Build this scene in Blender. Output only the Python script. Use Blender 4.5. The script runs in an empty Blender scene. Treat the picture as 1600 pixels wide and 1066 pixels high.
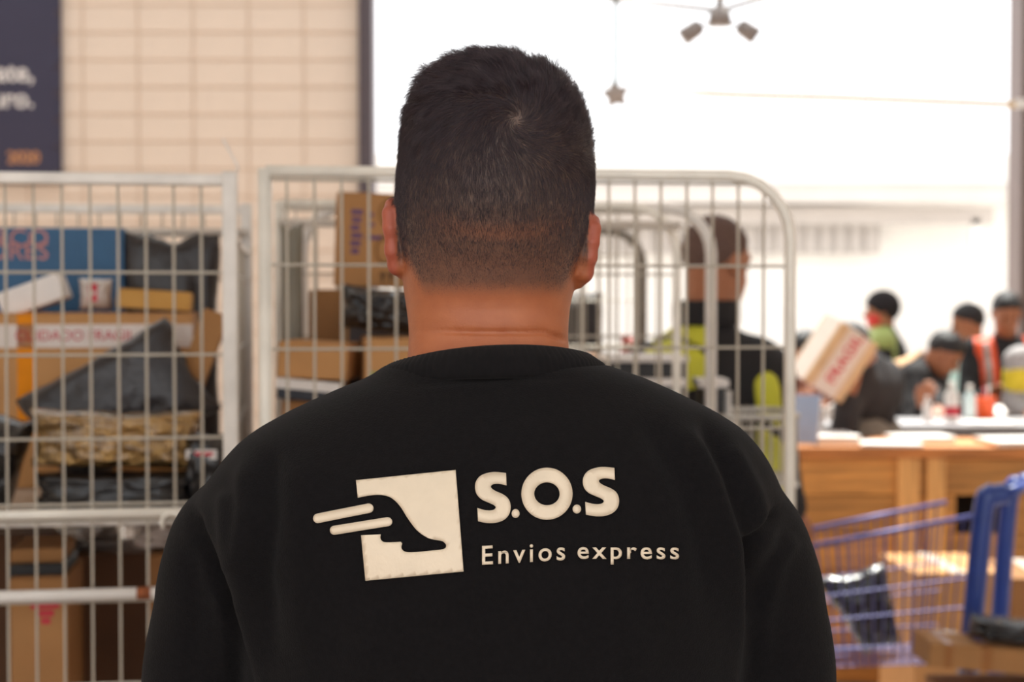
import bpy, bmesh, math, random
import numpy as np
from mathutils import Vector, Matrix, Quaternion, noise
from mathutils.bvhtree import BVHTree

# ---------------------------------------------------------------- camera, world, light, exposure
SC = bpy.context.scene
COL = SC.collection
F_PX = 2400.0
CAM_H = 1.6
PITCH = math.atan(63.0 / F_PX)
cam_data = bpy.data.cameras.new('camera')
cam = bpy.data.objects.new('camera', cam_data)
COL.objects.link(cam)
cam.location = (0, 0, CAM_H)
cam.rotation_euler = (math.pi / 2 - PITCH, 0, 0)
cam_data.sensor_width = 36.0
cam_data.lens = 36.0 * F_PX / 1600.0
cam_data.clip_start = 0.05
cam_data.clip_end = 200
cam_data.dof.use_dof = True
cam_data.dof.focus_distance = 1.19
cam_data.dof.aperture_fstop = 6.2
SC.camera = cam

world = bpy.data.worlds.new('sky')
SC.world = world
world.use_nodes = True
wn = world.node_tree.nodes
wn['Background'].inputs['Color'].default_value = (0.97, 0.98, 1.0, 1)
wn['Background'].inputs['Strength'].default_value = 1.35

sun_data = bpy.data.lights.new('sun', 'SUN')
sun_data.energy = 9.0
sun_data.angle = math.radians(0.6)
sun_data.color = (1.0, 0.95, 0.88)
sun = bpy.data.objects.new('sun', sun_data)
COL.objects.link(sun)
sun.rotation_euler = Vector((-0.10, -0.36, -0.93)).to_track_quat('-Z', 'Y').to_euler()

SC.view_settings.view_transform = 'Standard'
SC.view_settings.look = 'None'
SC.view_settings.gamma = 1.0
SC.view_settings.use_curve_mapping = False
SC.view_settings.exposure = 0.75
SC.cycles.use_denoising = True
SC.cycles.max_bounces = 10
SC.cycles.diffuse_bounces = 6
SC.cycles.transparent_max_bounces = 12
SC.cycles.caustics_reflective = False
SC.cycles.caustics_refractive = False
SC.cycles.sample_clamp_indirect = 8.0

cp, sp = math.cos(PITCH), math.sin(PITCH)
def P(px, py, Y):
    """the point of the place at depth Y that is seen at photo position px, py"""
    a = (px - 800.0) / F_PX
    b = (533.0 - py) / F_PX
    dy = cp + b * sp
    dz = -sp + b * cp
    t = Y / dy
    return Vector((a * t, Y, CAM_H + dz * t))

# ---------------------------------------------------------------- materials
def lin(h):
    h = h.lstrip('#')
    out = []
    for i in (0, 2, 4):
        c = int(h[i:i + 2], 16) / 255.0
        out.append(c / 12.92 if c <= 0.04045 else ((c + 0.055) / 1.055) ** 2.4)
    return tuple(out)

MATS = {}
def mat(name, col, rough=0.6, metal=0.0, var=0.12, scale=20.0, bump=0.0, bscale=None, stretch=None,
        sheen=0.0, spec=0.5, coat=0.0, alpha=None, bdist=0.01):
    if name in MATS:
        return MATS[name]
    m = bpy.data.materials.new(name)
    m.use_nodes = True
    nt = m.node_tree
    b = nt.nodes['Principled BSDF']
    c = lin(col) if isinstance(col, str) else col
    b.inputs['Roughness'].default_value = rough
    b.inputs['Metallic'].default_value = metal
    b.inputs['Specular IOR Level'].default_value = spec
    b.inputs['Coat Weight'].default_value = coat
    if sheen:
        b.inputs['Sheen Weight'].default_value = sheen
        b.inputs['Sheen Roughness'].default_value = 0.6
    tc = nt.nodes.new('ShaderNodeTexCoord')
    mp = nt.nodes.new('ShaderNodeMapping')
    if stretch:
        mp.inputs['Scale'].default_value = stretch
    nt.links.new(tc.outputs['Object'], mp.inputs['Vector'])
    nz = nt.nodes.new('ShaderNodeTexNoise')
    nz.inputs['Scale'].default_value = scale
    nz.inputs['Detail'].default_value = 5
    nt.links.new(mp.outputs['Vector'], nz.inputs['Vector'])
    rp = nt.nodes.new('ShaderNodeValToRGB')
    rp.color_ramp.elements[0].position = 0.3
    rp.color_ramp.elements[1].position = 0.7
    rp.color_ramp.elements[0].color = tuple(x * (1 - var) for x in c) + (1,)
    rp.color_ramp.elements[1].color = tuple(min(1, x * (1 + var)) for x in c) + (1,)
    nt.links.new(nz.outputs['Fac'], rp.inputs['Fac'])
    nt.links.new(rp.outputs['Color'], b.inputs['Base Color'])
    if bump:
        n2 = nt.nodes.new('ShaderNodeTexNoise')
        n2.inputs['Scale'].default_value = bscale or scale * 3
        n2.inputs['Detail'].default_value = 4
        nt.links.new(mp.outputs['Vector'], n2.inputs['Vector'])
        bp = nt.nodes.new('ShaderNodeBump')
        bp.inputs['Strength'].default_value = bump
        bp.inputs['Distance'].default_value = bdist
        nt.links.new(n2.outputs['Fac'], bp.inputs['Height'])
        nt.links.new(bp.outputs['Normal'], b.inputs['Normal'])
    if alpha is not None:
        b.inputs['Alpha'].default_value = alpha
    MATS[name] = m
    return m

def wood_mat(name, col, var=0.35, scale=6.0, axis='X'):
    st = {'X': (0.6, 8, 8), 'Z': (8, 8, 0.6)}[axis]
    m = mat(name, col, rough=0.65, var=var, scale=scale, stretch=st, bump=0.15, bscale=12)
    nt = m.node_tree
    oi = nt.nodes.new('ShaderNodeObjectInfo')
    hs = nt.nodes.new('ShaderNodeHueSaturation')
    mr = nt.nodes.new('ShaderNodeMapRange')
    mr.inputs['To Min'].default_value = 0.78
    mr.inputs['To Max'].default_value = 1.2
    b = nt.nodes['Principled BSDF']
    src = b.inputs['Base Color'].links[0].from_socket
    nt.links.new(oi.outputs['Random'], mr.inputs['Value'])
    nt.links.new(mr.outputs['Result'], hs.inputs['Value'])
    nt.links.new(src, hs.inputs['Color'])
    nt.links.new(hs.outputs['Color'], b.inputs['Base Color'])
    return m

GALV = mat('galvanised_steel', '#d3cbc2', rough=0.42, metal=0.2, var=0.12, scale=14, bump=0.05)
GALVW = mat('galvanised_wire', '#b5ac9e', rough=0.45, metal=0.3, var=0.15, scale=25)
ZINC = mat('pale_zinc_tube', '#ebe5da', rough=0.4, metal=0.1, var=0.1, scale=12)
WHITEP = mat('white_painted_tube', '#e2dcd6', rough=0.45, var=0.05)
RUST = mat('rust_stain', '#8a4a25', rough=0.8, var=0.4, scale=60)
KRAFT = mat('kraft_cardboard', '#a9794a', rough=0.85, var=0.08, scale=9, bump=0.05)
KRAFT2 = mat('light_kraft_cardboard', '#bd8b58', rough=0.85, var=0.08, scale=9)
KRAFT3 = mat('brown_cardboard', '#8f6238', rough=0.85, var=0.1, scale=9)
KRAFTD = mat('dark_brown_cardboard', '#5b3c26', rough=0.85, var=0.15, scale=9)
BLACKPL = mat('black_plastic_film', '#1b191b', rough=0.24, var=0.2, scale=8, bump=0.8, bscale=16, coat=0.3, bdist=0.02)
BLACKPL2 = mat('charcoal_plastic_film', '#2e2a2c', rough=0.33, var=0.25, scale=6, bump=0.8, bscale=14, bdist=0.02)
GOLDPL = mat('clear_wrapped_gold_paper', '#a07d4a', rough=0.14, metal=0.6, var=0.45, scale=9, bump=1.0, bscale=26, coat=1.0, bdist=0.05)
SILVERPL = mat('silver_grey_film', '#a8a4a0', rough=0.2, metal=0.6, var=0.35, scale=10, bump=0.9, bscale=14, coat=0.6)
CLEARPL = mat('milky_plastic_film', '#b9aca4', rough=0.2, var=0.2, scale=14, bump=0.7, bscale=20, coat=0.6)
WHITEPAPER = mat('white_paper', '#e6dfda', rough=0.7, var=0.04)
BLACKBOX = mat('black_board', '#151416', rough=0.5, var=0.2)
RED = mat('red_print', '#c0283a', rough=0.6, var=0.08)
PURPLE = mat('purple_print', '#5d3f66', rough=0.7, var=0.1)
INK = mat('dark_ink', '#3a2c26', rough=0.7, var=0.1)
ORANGETAPE = mat('orange_packing_tape', '#e08704', rough=0.6, var=0.06, spec=0.2)
WHITETAPE = mat('white_packing_tape', '#d3c4ba', rough=0.35, var=0.04, coat=0.2)
BROWNTAPE = mat('brown_packing_tape', '#9a6128', rough=0.3, var=0.08, coat=0.3)

# ---------------------------------------------------------------- mesh helpers
def np_mesh(name, verts, faces, smooth=True):
    """verts (n,3), faces (m,4) or list"""
    me = bpy.data.meshes.new(name)
    if isinstance(faces, np.ndarray):
        v = np.ascontiguousarray(verts, dtype=np.float32)
        m, k = faces.shape
        me.vertices.add(len(v)); me.vertices.foreach_set('co', v.ravel())
        me.loops.add(m * k); me.loops.foreach_set('vertex_index', np.ascontiguousarray(faces, dtype=np.int32).ravel())
        me.polygons.add(m)
        me.polygons.foreach_set('loop_start', np.arange(0, m * k, k, dtype=np.int32))
        me.update(calc_edges=True)
    else:
        me.from_pydata([tuple(x) for x in verts], [], faces)
    if smooth:
        me.polygons.foreach_set('use_smooth', np.ones(len(me.polygons), dtype=bool))
    me.validate()
    return me

def link(name, me, m=None, parent=None, loc=None, rot=None):
    o = bpy.data.objects.new(name, me)
    COL.objects.link(o)
    if m is not None and me is not None and len(me.materials) == 0:
        me.materials.append(m)
    if parent is not None:
        o.parent = parent
    if loc is not None:
        o.location = loc
    if rot is not None:
        o.rotation_euler = rot
    return o

def tag(o, label, cat, group=None):
    o['label'] = label
    o['category'] = cat
    if group:
        o['group'] = group
    return o

def struct(o):
    o['kind'] = 'structure'
    return o

def empty(name, loc, rotz=0.0):
    o = bpy.data.objects.new(name, None)
    COL.objects.link(o)
    o.location = loc
    o.rotation_euler = (0, 0, rotz)
    o.empty_display_size = 0.05
    return o

def box_mesh(name, w, d, h, bevel=0.0, center=True, seg=2):
    bm = bmesh.new()
    bmesh.ops.create_cube(bm, size=1.0)
    bmesh.ops.scale(bm, vec=(w, d, h), verts=bm.verts)
    if not center:
        bmesh.ops.translate(bm, vec=(0, 0, h / 2), verts=bm.verts)
    if bevel:
        bmesh.ops.bevel(bm, geom=bm.edges[:], offset=bevel, segments=seg, affect='EDGES', profile=0.6)
    me = bpy.data.meshes.new(name)
    bm.to_mesh(me); bm.free()
    return me

def box(name, lo, hi, m, parent=None, bevel=0.0):
    lo = Vector(lo); hi = Vector(hi)
    s = hi - lo
    o = link(name, box_mesh(name, s.x, s.y, s.z, bevel), m, parent)
    o.location = (lo + hi) / 2
    return o

def catmull(pts, n=8, closed=False):
    pts = [Vector(p) for p in pts]
    out = []
    N = len(pts)
    rng = range(N) if closed else range(N - 1)
    for i in rng:
        p0 = pts[(i - 1) % N] if (closed or i > 0) else pts[0]
        p1 = pts[i]; p2 = pts[(i + 1) % N]
        p3 = pts[(i + 2) % N] if (closed or i + 2 < N) else pts[-1]
        for k in range(n):
            t = k / n
            out.append(0.5 * ((2 * p1) + (-p0 + p2) * t + (2 * p0 - 5 * p1 + 4 * p2 - p3) * t * t + (-p0 + 3 * p1 - 3 * p2 + p3) * t ** 3))
    if not closed:
        out.append(pts[-1])
    return out

def tube_mesh(name, path, r, sides=10, closed=False, cap=True):
    path = [Vector(p) for p in path]
    n = len(path)
    rs = r if isinstance(r, (list, tuple)) else [r] * n
    verts, faces = [], []
    prev = None
    for i, p in enumerate(path):
        if closed:
            t = (path[(i + 1) % n] - path[i - 1]).normalized()
        else:
            t = (path[min(i + 1, n - 1)] - path[max(i - 1, 0)]).normalized()
        if prev is None:
            u = t.orthogonal().normalized()
        else:
            u = (prev - t * prev.dot(t)).normalized()
        prev = u
        w = t.cross(u)
        for k in range(sides):
            a = 2 * math.pi * k / sides
            verts.append(p + (u * math.cos(a) + w * math.sin(a)) * rs[i])
    m = n if closed else n - 1
    for i in range(m):
        for k in range(sides):
            a = i * sides + k; b = i * sides + (k + 1) % sides
            c = ((i + 1) % n) * sides + (k + 1) % sides; d = ((i + 1) % n) * sides + k
            faces.append((a, b, c, d))
    if cap and not closed:
        faces.append(tuple(reversed(range(sides))))
        faces.append(tuple(range((n - 1) * sides, n * sides)))
    return np_mesh(name, verts, faces)

def tube(name, path, r, m, parent=None, sides=10, closed=False):
    return link(name, tube_mesh(name, path, r, sides, closed), m, parent)

WIRE_MESH = {}
def wire(parent, p0, p1, r, m, name='wire', sides=6):
    key = (m.name, sides)
    if key not in WIRE_MESH:
        me = tube_mesh('wire', [(0, 0, 0), (0, 0, 1)], 1.0, sides)
        me.materials.append(m)
        WIRE_MESH[key] = me
    o = bpy.data.objects.new(name, WIRE_MESH[key])
    COL.objects.link(o)
    o.parent = parent
    p0 = Vector(p0); p1 = Vector(p1)
    d = p1 - p0
    o.location = p0
    o.rotation_mode = 'QUATERNION'
    o.rotation_quaternion = d.to_track_quat('Z', 'Y')
    o.scale = (r, r, d.length)
    return o

def round_rect_path(x0, x1, z0, z1, rad, y=0.0, n=6):
    """open path: up the left side, over the rounded top, down the right side"""
    pts = [Vector((x0, y, z0))]
    for k in range(n + 1):
        a = math.pi - (math.pi / 2) * k / n
        pts.append(Vector((x0 + rad + rad * math.cos(a), y, z1 - rad + rad * math.sin(a))))
    for k in range(n + 1):
        a = math.pi / 2 - (math.pi / 2) * k / n
        pts.append(Vector((x1 - rad + rad * math.cos(a), y, z1 - rad + rad * math.sin(a))))
    pts.append(Vector((x1, y, z0)))
    return pts

def text_mesh(name, s, height, offset=0.0, thick=0.0004, spacing=1.0, align='CENTER'):
    cu = bpy.data.curves.new(name, 'FONT')
    cu.body = s
    cu.size = height
    cu.align_x = align
    cu.align_y = 'CENTER'
    cu.offset = offset
    cu.extrude = thick
    cu.space_character = spacing
    ob = bpy.data.objects.new('tmp_text', cu)
    COL.objects.link(ob)
    dg = bpy.context.evaluated_depsgraph_get()
    me = bpy.data.meshes.new_from_object(ob.evaluated_get(dg))
    bpy.data.objects.remove(ob)
    bpy.data.curves.remove(cu)
    me.name = name
    return me

def lettering(parent, s, height, m, loc, rot=(math.pi / 2, 0, 0), name='lettering', offset=0.0, spacing=1.0, align='CENTER'):
    me = text_mesh(name, s, height, offset, spacing=spacing, align=align)
    me.materials.clear()
    me.materials.append(m)
    return link(name, me, None, parent, loc, rot)

# ---------------------------------------------------------------- signed-distance bodies
def surface_nets(v, origin, h):
    s = v < 0
    nx, ny, nz = v.shape
    c = [s[i:nx - 1 + i, j:ny - 1 + j, k:nz - 1 + k] for i in (0, 1) for j in (0, 1) for k in (0, 1)]
    al = c[0].copy(); an = c[0].copy()
    for q in c[1:]:
        al &= q; an |= q
    act = an & ~al
    idx = np.argwhere(act)
    pos = np.zeros((len(idx), 3)); cnt = np.zeros(len(idx))
    for ax in range(3):
        o1, o2 = [a for a in range(3) if a != ax]
        for u in (0, 1):
            for w in (0, 1):
                a = np.zeros(3, int); a[o1] = u; a[o2] = w
                b = a.copy(); b[ax] = 1
                va = v[tuple((idx + a).T)]; vb = v[tuple((idx + b).T)]
                cr = (va < 0) != (vb < 0)
                t = np.where(cr, va / np.where(cr, va - vb, 1), 0)
                pp = a[None, :].astype(float).repeat(len(idx), 0)
                pp[:, ax] += t
                pos[cr] += pp[cr]; cnt[cr] += 1
    pos = idx + pos / np.maximum(cnt, 1)[:, None]
    vid = -np.ones(act.shape, int)
    vid[act] = np.arange(len(idx))
    faces = []
    for ax in range(3):
        o1, o2 = (ax + 1) % 3, (ax + 2) % 3
        sl0 = [slice(None)] * 3; sl1 = [slice(None)] * 3
        sl0[ax] = slice(0, -1); sl1[ax] = slice(1, None)
        s0 = s[tuple(sl0)]; s1 = s[tuple(sl1)]
        e = np.argwhere(s0 != s1)
        ok = (e[:, o1] >= 1) & (e[:, o2] >= 1) & (e[:, o1] < v.shape[o1] - 1) & (e[:, o2] < v.shape[o2] - 1)
        e = e[ok]
        ins = s0[tuple(e.T)]
        def cell(d1, d2):
            q = e.copy(); q[:, o1] += d1; q[:, o2] += d2
            return vid[tuple(q.T)]
        quad = np.stack([cell(-1, -1), cell(0, -1), cell(0, 0), cell(-1, 0)], 1)
        quad[~ins] = quad[~ins][:, ::-1]
        faces.append(quad)
    faces = np.concatenate(faces)
    faces = faces[(faces >= 0).all(1)]
    return np.asarray(origin) + pos * h, faces

def grid_eval(fn, lo, hi, h):
    lo = np.array(lo, float); hi = np.array(hi, float)
    n = np.maximum(np.ceil((hi - lo) / h).astype(int) + 1, 3)
    X = (lo[0] + h * np.arange(n[0]))[:, None, None]
    Y = (lo[1] + h * np.arange(n[1]))[None, :, None]
    Z = (lo[2] + h * np.arange(n[2]))[None, None, :]
    v = fn(X, Y, Z)
    v = np.broadcast_to(v, tuple(n)).astype(np.float64)
    return surface_nets(v, lo, h)

def capsule(a, b, ra, rb=None, sq=(1, 1, 1)):
    rb = ra if rb is None else rb
    a = np.array(a, float); b = np.array(b, float)
    ab = b - a; L2 = max(ab @ ab, 1e-12)
    def f(X, Y, Z):
        t = np.clip(((X - a[0]) * ab[0] + (Y - a[1]) * ab[1] + (Z - a[2]) * ab[2]) / L2, 0, 1)
        dx = (X - a[0] - t * ab[0]) / sq[0]; dy = (Y - a[1] - t * ab[1]) / sq[1]; dz = (Z - a[2] - t * ab[2]) / sq[2]
        return np.sqrt(dx * dx + dy * dy + dz * dz) - (ra + (rb - ra) * t)
    return f

def ellipsoid(c, r, R=None):
    c = np.array(c, float); r = np.array(r, float)
    M = np.eye(3) if R is None else np.array(R)      # columns = local axes in world
    def f(X, Y, Z):
        dx, dy, dz = X - c[0], Y - c[1], Z - c[2]
        q = [(M[0, i] * dx + M[1, i] * dy + M[2, i] * dz) / r[i] for i in range(3)]
        k0 = np.sqrt(q[0] ** 2 + q[1] ** 2 + q[2] ** 2)
        k1 = np.sqrt((q[0] / r[0]) ** 2 + (q[1] / r[1]) ** 2 + (q[2] / r[2]) ** 2)
        return k0 * (k0 - 1.0) / np.maximum(k1, 1e-9)
    return f

def smin(a, b, k):
    if k <= 0:
        return np.minimum(a, b)
    h = np.clip(0.5 + 0.5 * (b - a) / k, 0, 1)
    return b + (a - b) * h - k * h * (1 - h)

def union(parts, k):
    def f(X, Y, Z):
        d = parts[0](X, Y, Z)
        for p in parts[1:]:
            d = smin(d, p(X, Y, Z), k)
        return d
    return f

def chain(pts, rs):
    return [capsule(pts[i], pts[i + 1], rs[i], rs[i + 1]) for i in range(len(pts) - 1)]

def join_np(parts):
    V, Fq, n = [], [], 0
    for v, f in parts:
        V.append(v); Fq.append(f + n); n += len(v)
    return np.concatenate(V), np.concatenate(Fq)

def smooth_np(v, f, it=2, lam=0.5):
    e = np.concatenate([f[:, [0, 1]], f[:, [1, 2]], f[:, [2, 3]], f[:, [3, 0]]])
    for _ in range(it):
        acc = np.zeros_like(v); c = np.zeros(len(v))
        np.add.at(acc, e[:, 0], v[e[:, 1]]); np.add.at(c, e[:, 0], 1)
        np.add.at(acc, e[:, 1], v[e[:, 0]]); np.add.at(c, e[:, 1], 1)
        v = v + lam * (acc / np.maximum(c, 1)[:, None] - v)
    return v

def vert_normals(v, f):
    n = np.cross(v[f[:, 2]] - v[f[:, 0]], v[f[:, 3]] - v[f[:, 1]])
    out = np.zeros_like(v)
    for k in range(4):
        np.add.at(out, f[:, k], n)
    return out / np.maximum(np.linalg.norm(out, axis=1), 1e-12)[:, None]

def hand_parts(wrist, direction, palm_n, thumb_side, s=1.0, curl=0.5):
    """palm, four bent fingers of unequal length and a thumb from the side of the palm; returns a distance function and bounds"""
    d = Vector(direction).normalized()
    n = Vector(palm_n); n = (n - d * n.dot(d)).normalized()      # towards the palm side
    t = Vector(thumb_side); t = (t - d * t.dot(d) - n * t.dot(n)).normalized()
    w = Vector(wrist)
    pts = []
    palm = [capsule(w - d * 0.03 * s, w + d * 0.02 * s, 0.024 * s, 0.022 * s)]
    for k in range(4):
        off = (0.030 - 0.020 * k) * s
        palm.append(capsule(w + t * off * 0.55 + d * 0.01 * s, w + t * off + d * 0.085 * s, 0.014 * s, 0.0125 * s))
    f_palm = union(palm, 0.008 * s)
    fingers = []
    for k in range(4):
        off = (0.030 - 0.020 * k) * s
        L = [0.072, 0.080, 0.074, 0.058][k] * s
        p0 = w + t * off + d * 0.085 * s
        c = curl * (1 + 0.12 * k)
        d1 = (d + n * 0.35 * c).normalized(); d2 = (d + n * 1.3 * c).normalized(); d3 = (d * 0.6 + n * 2.0 * c).normalized()
        p1 = p0 + d1 * L * 0.42; p2 = p1 + d2 * L * 0.32; p3 = p2 + d3 * L * 0.26
        fingers.append(union(chain([p0, p1, p2, p3], [0.0095 * s, 0.009 * s, 0.0082 * s, 0.0072 * s]), 0.002))
    p0 = w + t * 0.018 * s + d * 0.025 * s
    p1 = p0 + (t * 0.8 + d * 0.7 + n * 0.3).normalized() * 0.042 * s
    p2 = p1 + (t * 0.35 + d * 0.9 + n * 0.45).normalized() * 0.032 * s
    p3 = p2 + (d * 0.9 + n * 0.5).normalized() * 0.024 * s
    thumb = union(chain([p0, p1, p2, p3], [0.014 * s, 0.0115 * s, 0.0098 * s, 0.008 * s]), 0.003)
    def f(X, Y, Z):
        v = f_palm(X, Y, Z)
        for g in fingers:
            v = smin(v, g(X, Y, Z), 0.004)
        return smin(v, thumb(X, Y, Z), 0.006)
    c = w + d * 0.08 * s
    return f, np.array(c) - 0.14 * s, np.array(c) + 0.14 * s

# ================================================================ THE SETTING
WALLY = 11.0
M_FLOOR = mat('concrete_floor', '#a59a92', rough=0.7, var=0.12, scale=1.5, bump=0.05)
M_YARD = mat('pale_yard_concrete', '#c9c4bd', rough=0.85, var=0.06, scale=0.8)
M_JOINT = mat('mortar_joint', '#d4bda8', rough=0.9, var=0.05)
M_BLOCK = mat('peach_painted_block', '#e6d1bf', rough=0.8, var=0.035, scale=3)
M_PLASTER = mat('cream_plaster', '#e6d6c4', rough=0.85, var=0.03, scale=1)
M_CEIL = mat('pale_sheet_roof', '#d8d2ca', rough=0.7, var=0.04, scale=2)
M_STEEL = mat('dark_brown_steel', '#4f4348', rough=0.5, var=0.08)

struct(box('floor', (-7, -6, -0.12), (6.5, 11.4, 0.0), M_FLOOR))
struct(box('ground', (-40, 11.4, -0.16), (60, 60, -0.02), M_YARD))

wall_back = struct(box('wall_back', (-7, WALLY + 0.012, 0), (-1.09, WALLY + 0.2, 5.2), M_JOINT))
BW, BH = 0.3945, 0.1941
blk = box_mesh('block', BW - 0.012, 0.06, BH - 0.011, 0.004, seg=1)
blk.materials.append(M_BLOCK)
z_first = 2.732 - 14 * BH
for c in range(10):
    for r in range(27):
        zc = z_first + (r + 0.5) * BH
        if zc > 5.15:
            continue
        o = link('block', blk, None, wall_back)
        o.location = Vector((-1.09 - (c + 0.5) * BW, WALLY + 0.03 + random.Random(c * 31 + r).uniform(-0.0015, 0.0015), zc)) - wall_back.location
struct(box('wall_left', (-7.2, -6, 0), (-7, 11.2, 5.2), M_PLASTER))
struct(box('wall_right', (6.5, -6, 0), (6.7, 11.2, 5.2), M_PLASTER))
struct(box('wall_front_left', (-7, -6.2, 0), (-5.0, -6, 5.2), M_PLASTER))
struct(box('wall_front_right', (4.5, -6.2, 0), (6.5, -6, 5.2), M_PLASTER))
struct(box('wall_front_lintel', (-5.0, -6.2, 4.5), (4.5, -6, 5.2), M_PLASTER))
struct(box('wall_pier_right', (3.75, WALLY, 0), (6.5, WALLY + 0.2, 5.2), M_PLASTER))

def jamb(name, x0, x1, m=M_STEEL):
    j = struct(box(name, (x0, WALLY - 0.10, 0), (x1, WALLY + 0.2, 5.2), m, bevel=0.006))
    return j
jamb('trim_1', -1.085, -0.985)
jamb('trim_2', 3.605, 3.75, mat('brown_steel', '#665550', rough=0.5, var=0.08))
struct(box('wall_lintel', (-1.09, WALLY, 4.75), (3.75, WALLY + 0.2, 5.2), M_PLASTER))

# sheet roof: solid bays with unseen rooflight bays between them, on steel beams
PANE = bpy.data.materials.new('clear_rooflight')
PANE.use_nodes = True
_n = PANE.node_tree
_n.nodes.remove(_n.nodes['Principled BSDF'])
_t = _n.nodes.new('ShaderNodeBsdfTransparent'); _t.inputs['Color'].default_value = (0.86, 0.88, 0.88, 1)
_g = _n.nodes.new('ShaderNodeBsdfGlossy'); _g.inputs['Roughness'].default_value = 0.15
_x = _n.nodes.new('ShaderNodeMixShader'); _x.inputs['Fac'].default_value = 0.05
_n.links.new(_t.outputs[0], _x.inputs[1]); _n.links.new(_g.outputs[0], _x.inputs[2])
_n.links.new(_x.outputs[0], _n.nodes['Material Output'].inputs['Surface'])
ceiling = struct(empty('ceiling', (0, 0, 5.2)))
UNSEEN_ROOFLIGHTS = [(-4.0, -0.8), (6.1, 10.2)]  # unseen bays, sized and placed for the sun and sky light they let in
y = -6.0
for a, b in UNSEEN_ROOFLIGHTS + [(11.4, 11.4)]:
    box('roof_sheet', (-7.2, y, 0), (6.7, a, 0.06), M_CEIL, ceiling)
    if b > a:
        box('unseen_rooflight_pane', (-7.2, a, 0.02), (6.7, b, 0.03), PANE, ceiling)
    y = b
for yb in (-5.2, -0.6, 2.0, 5.9, 10.4):
    box('roof_beam', (-7, yb - 0.06, -0.22), (6.5, yb + 0.06, 0), M_STEEL, ceiling)

# navy banner hanging on the block wall
M_NAVY = mat('navy_banner_vinyl', '#332f46', rough=0.6, var=0.05, scale=2)
M_BTXT = mat('banner_white_print', '#e3dad6', rough=0.6, var=0.03)
M_EYELET = mat('dull_brass_eyelet', '#54444a', rough=0.5, metal=0.3)
M_BORG = mat('banner_orange_print', '#c98a5a', rough=0.6, var=0.03)
ban = box('wall_banner', (-5.4, WALLY - 0.045, 2.435), (-3.205, WALLY - 0.02, 4.9), M_NAVY)
tag(ban, 'navy vinyl banner with white and orange lettering on the block wall', 'banner')
def ban_text(s, h, m, px, py, off=0.004):
    q = P(px, py, WALLY - 0.047) - ban.location
    lettering(ban, s, h, m, q, offset=off, align='RIGHT')
ban_text('cuídate,', 0.185, M_BTXT, 53, 114)
ban_text('seguro.', 0.185, M_BTXT, 53, 155)
ban_text('2020', 0.115, M_BORG, 62, 247, 0.003)
for k in range(7):
    q = P(90, 20 + 42 * k, WALLY - 0.047) - ban.location
    tube('eyelet', [q + Vector((0.022 * math.cos(t), 0, 0.022 * math.sin(t))) for t in [i * math.pi / 4 for i in range(8)]], 0.005, M_EYELET, ban, 5, True)

# ---------------------------------------------------------------- the yard outside
M_WHITEW = mat('white_rendered_wall', '#d9d6d2', rough=0.85, var=0.04, scale=0.6)
M_GREYC = mat('grey_corrugated_sheet', '#a8a29e', rough=0.6, var=0.06, scale=1)
M_GREYL = mat('weathered_grey_fascia', '#b0aaa5', rough=0.7, var=0.06, scale=1)
bld = tag(empty('warehouse_building', (8, 27, 0)), 'pale warehouse across the yard with a grey corrugated canopy', 'building')
def bbox_(name, lo, hi, m):
    return box(name, Vector(lo) - bld.location, Vector(hi) - bld.location, m, bld)
KB = F_PX / 27.0
bbox_('facade', (-3, 27.2, -0.05), (22, 27.6, 3.3), M_WHITEW)
bbox_('canopy_roof', (-3.5, 25.6, 3.42), (9.2, 27.3, 3.56), M_GREYL)
bbox_('canopy_gutter', (-3.5, 25.48, 3.22), (8.2, 25.6, 3.46), M_GREYL)
bbox_('canopy_beam', (-3.5, 26.2, 2.9), (8.2, 26.35, 3.2), M_GREYC)
pitchx = 0.26
rib = box_mesh('corrugation', pitchx * 0.62, 0.06, 0.75, 0.02, seg=1)
rib.materials.append(M_GREYC)
bbox_('corrugated_apron', (-3.5, 26.75, 2.42), (6.4, 26.8, 3.2), M_GREYC)
for k in range(38):
    o = link('corrugation', rib, None, bld)
    o.location = Vector((-3.4 + k * pitchx, 26.72, 2.8)) - bld.location
for x in (-3.0, 0.5, 7.9):
    bbox_('canopy_post', (x - 0.07, 26.2, -0.02), (x + 0.07, 26.34, 3.0), M_WHITEW)
bbox_('parapet', (-3, 27.2, 3.3), (22, 27.5, 4.2), M_WHITEW)

# ================================================================ THE MAN IN THE FOREGROUND
Y0 = 1.30
def zof(py, Y=Y0):
    return P(800, py, Y).z
def xof(px, Y=Y0):
    return (px - 800.0) / F_PX * Y / (cp)   # the small pitch term is negligible

class Loft:
    """stacked super-ellipses: rows of (py, left px, right px, back Y, front Y)"""
    def __init__(self, rows, n=2.3):
        rows = sorted(rows, key=lambda r: -r[0])         # rising z
        self.z = np.array([zof(r[0]) for r in rows])
        self.l = np.array([P(r[1], r[0], Y0).x for r in rows]); self.r = np.array([P(r[2], r[0], Y0).x for r in rows])
        self.b = np.array([r[3] for r in rows]); self.f = np.array([r[4] for r in rows])
        self.n = n
    def __call__(self, X, Y, Z):
        zz = np.clip(Z, self.z[0], self.z[-1])
        l = np.interp(zz, self.z, self.l); r = np.interp(zz, self.z, self.r)
        b = np.interp(zz, self.z, self.b); f = np.interp(zz, self.z, self.f)
        cx, a = (l + r) / 2, (r - l) / 2
        cy, d = (b + f) / 2, (f - b) / 2
        n = self.n
        q = ((np.abs(X - cx) / a) ** n + (np.abs(Y - cy) / d) ** n) ** (1 / n)
        return np.maximum((q - 1) * np.minimum(a, d), np.maximum(Z - self.z[-1], self.z[0] - Z))

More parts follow.
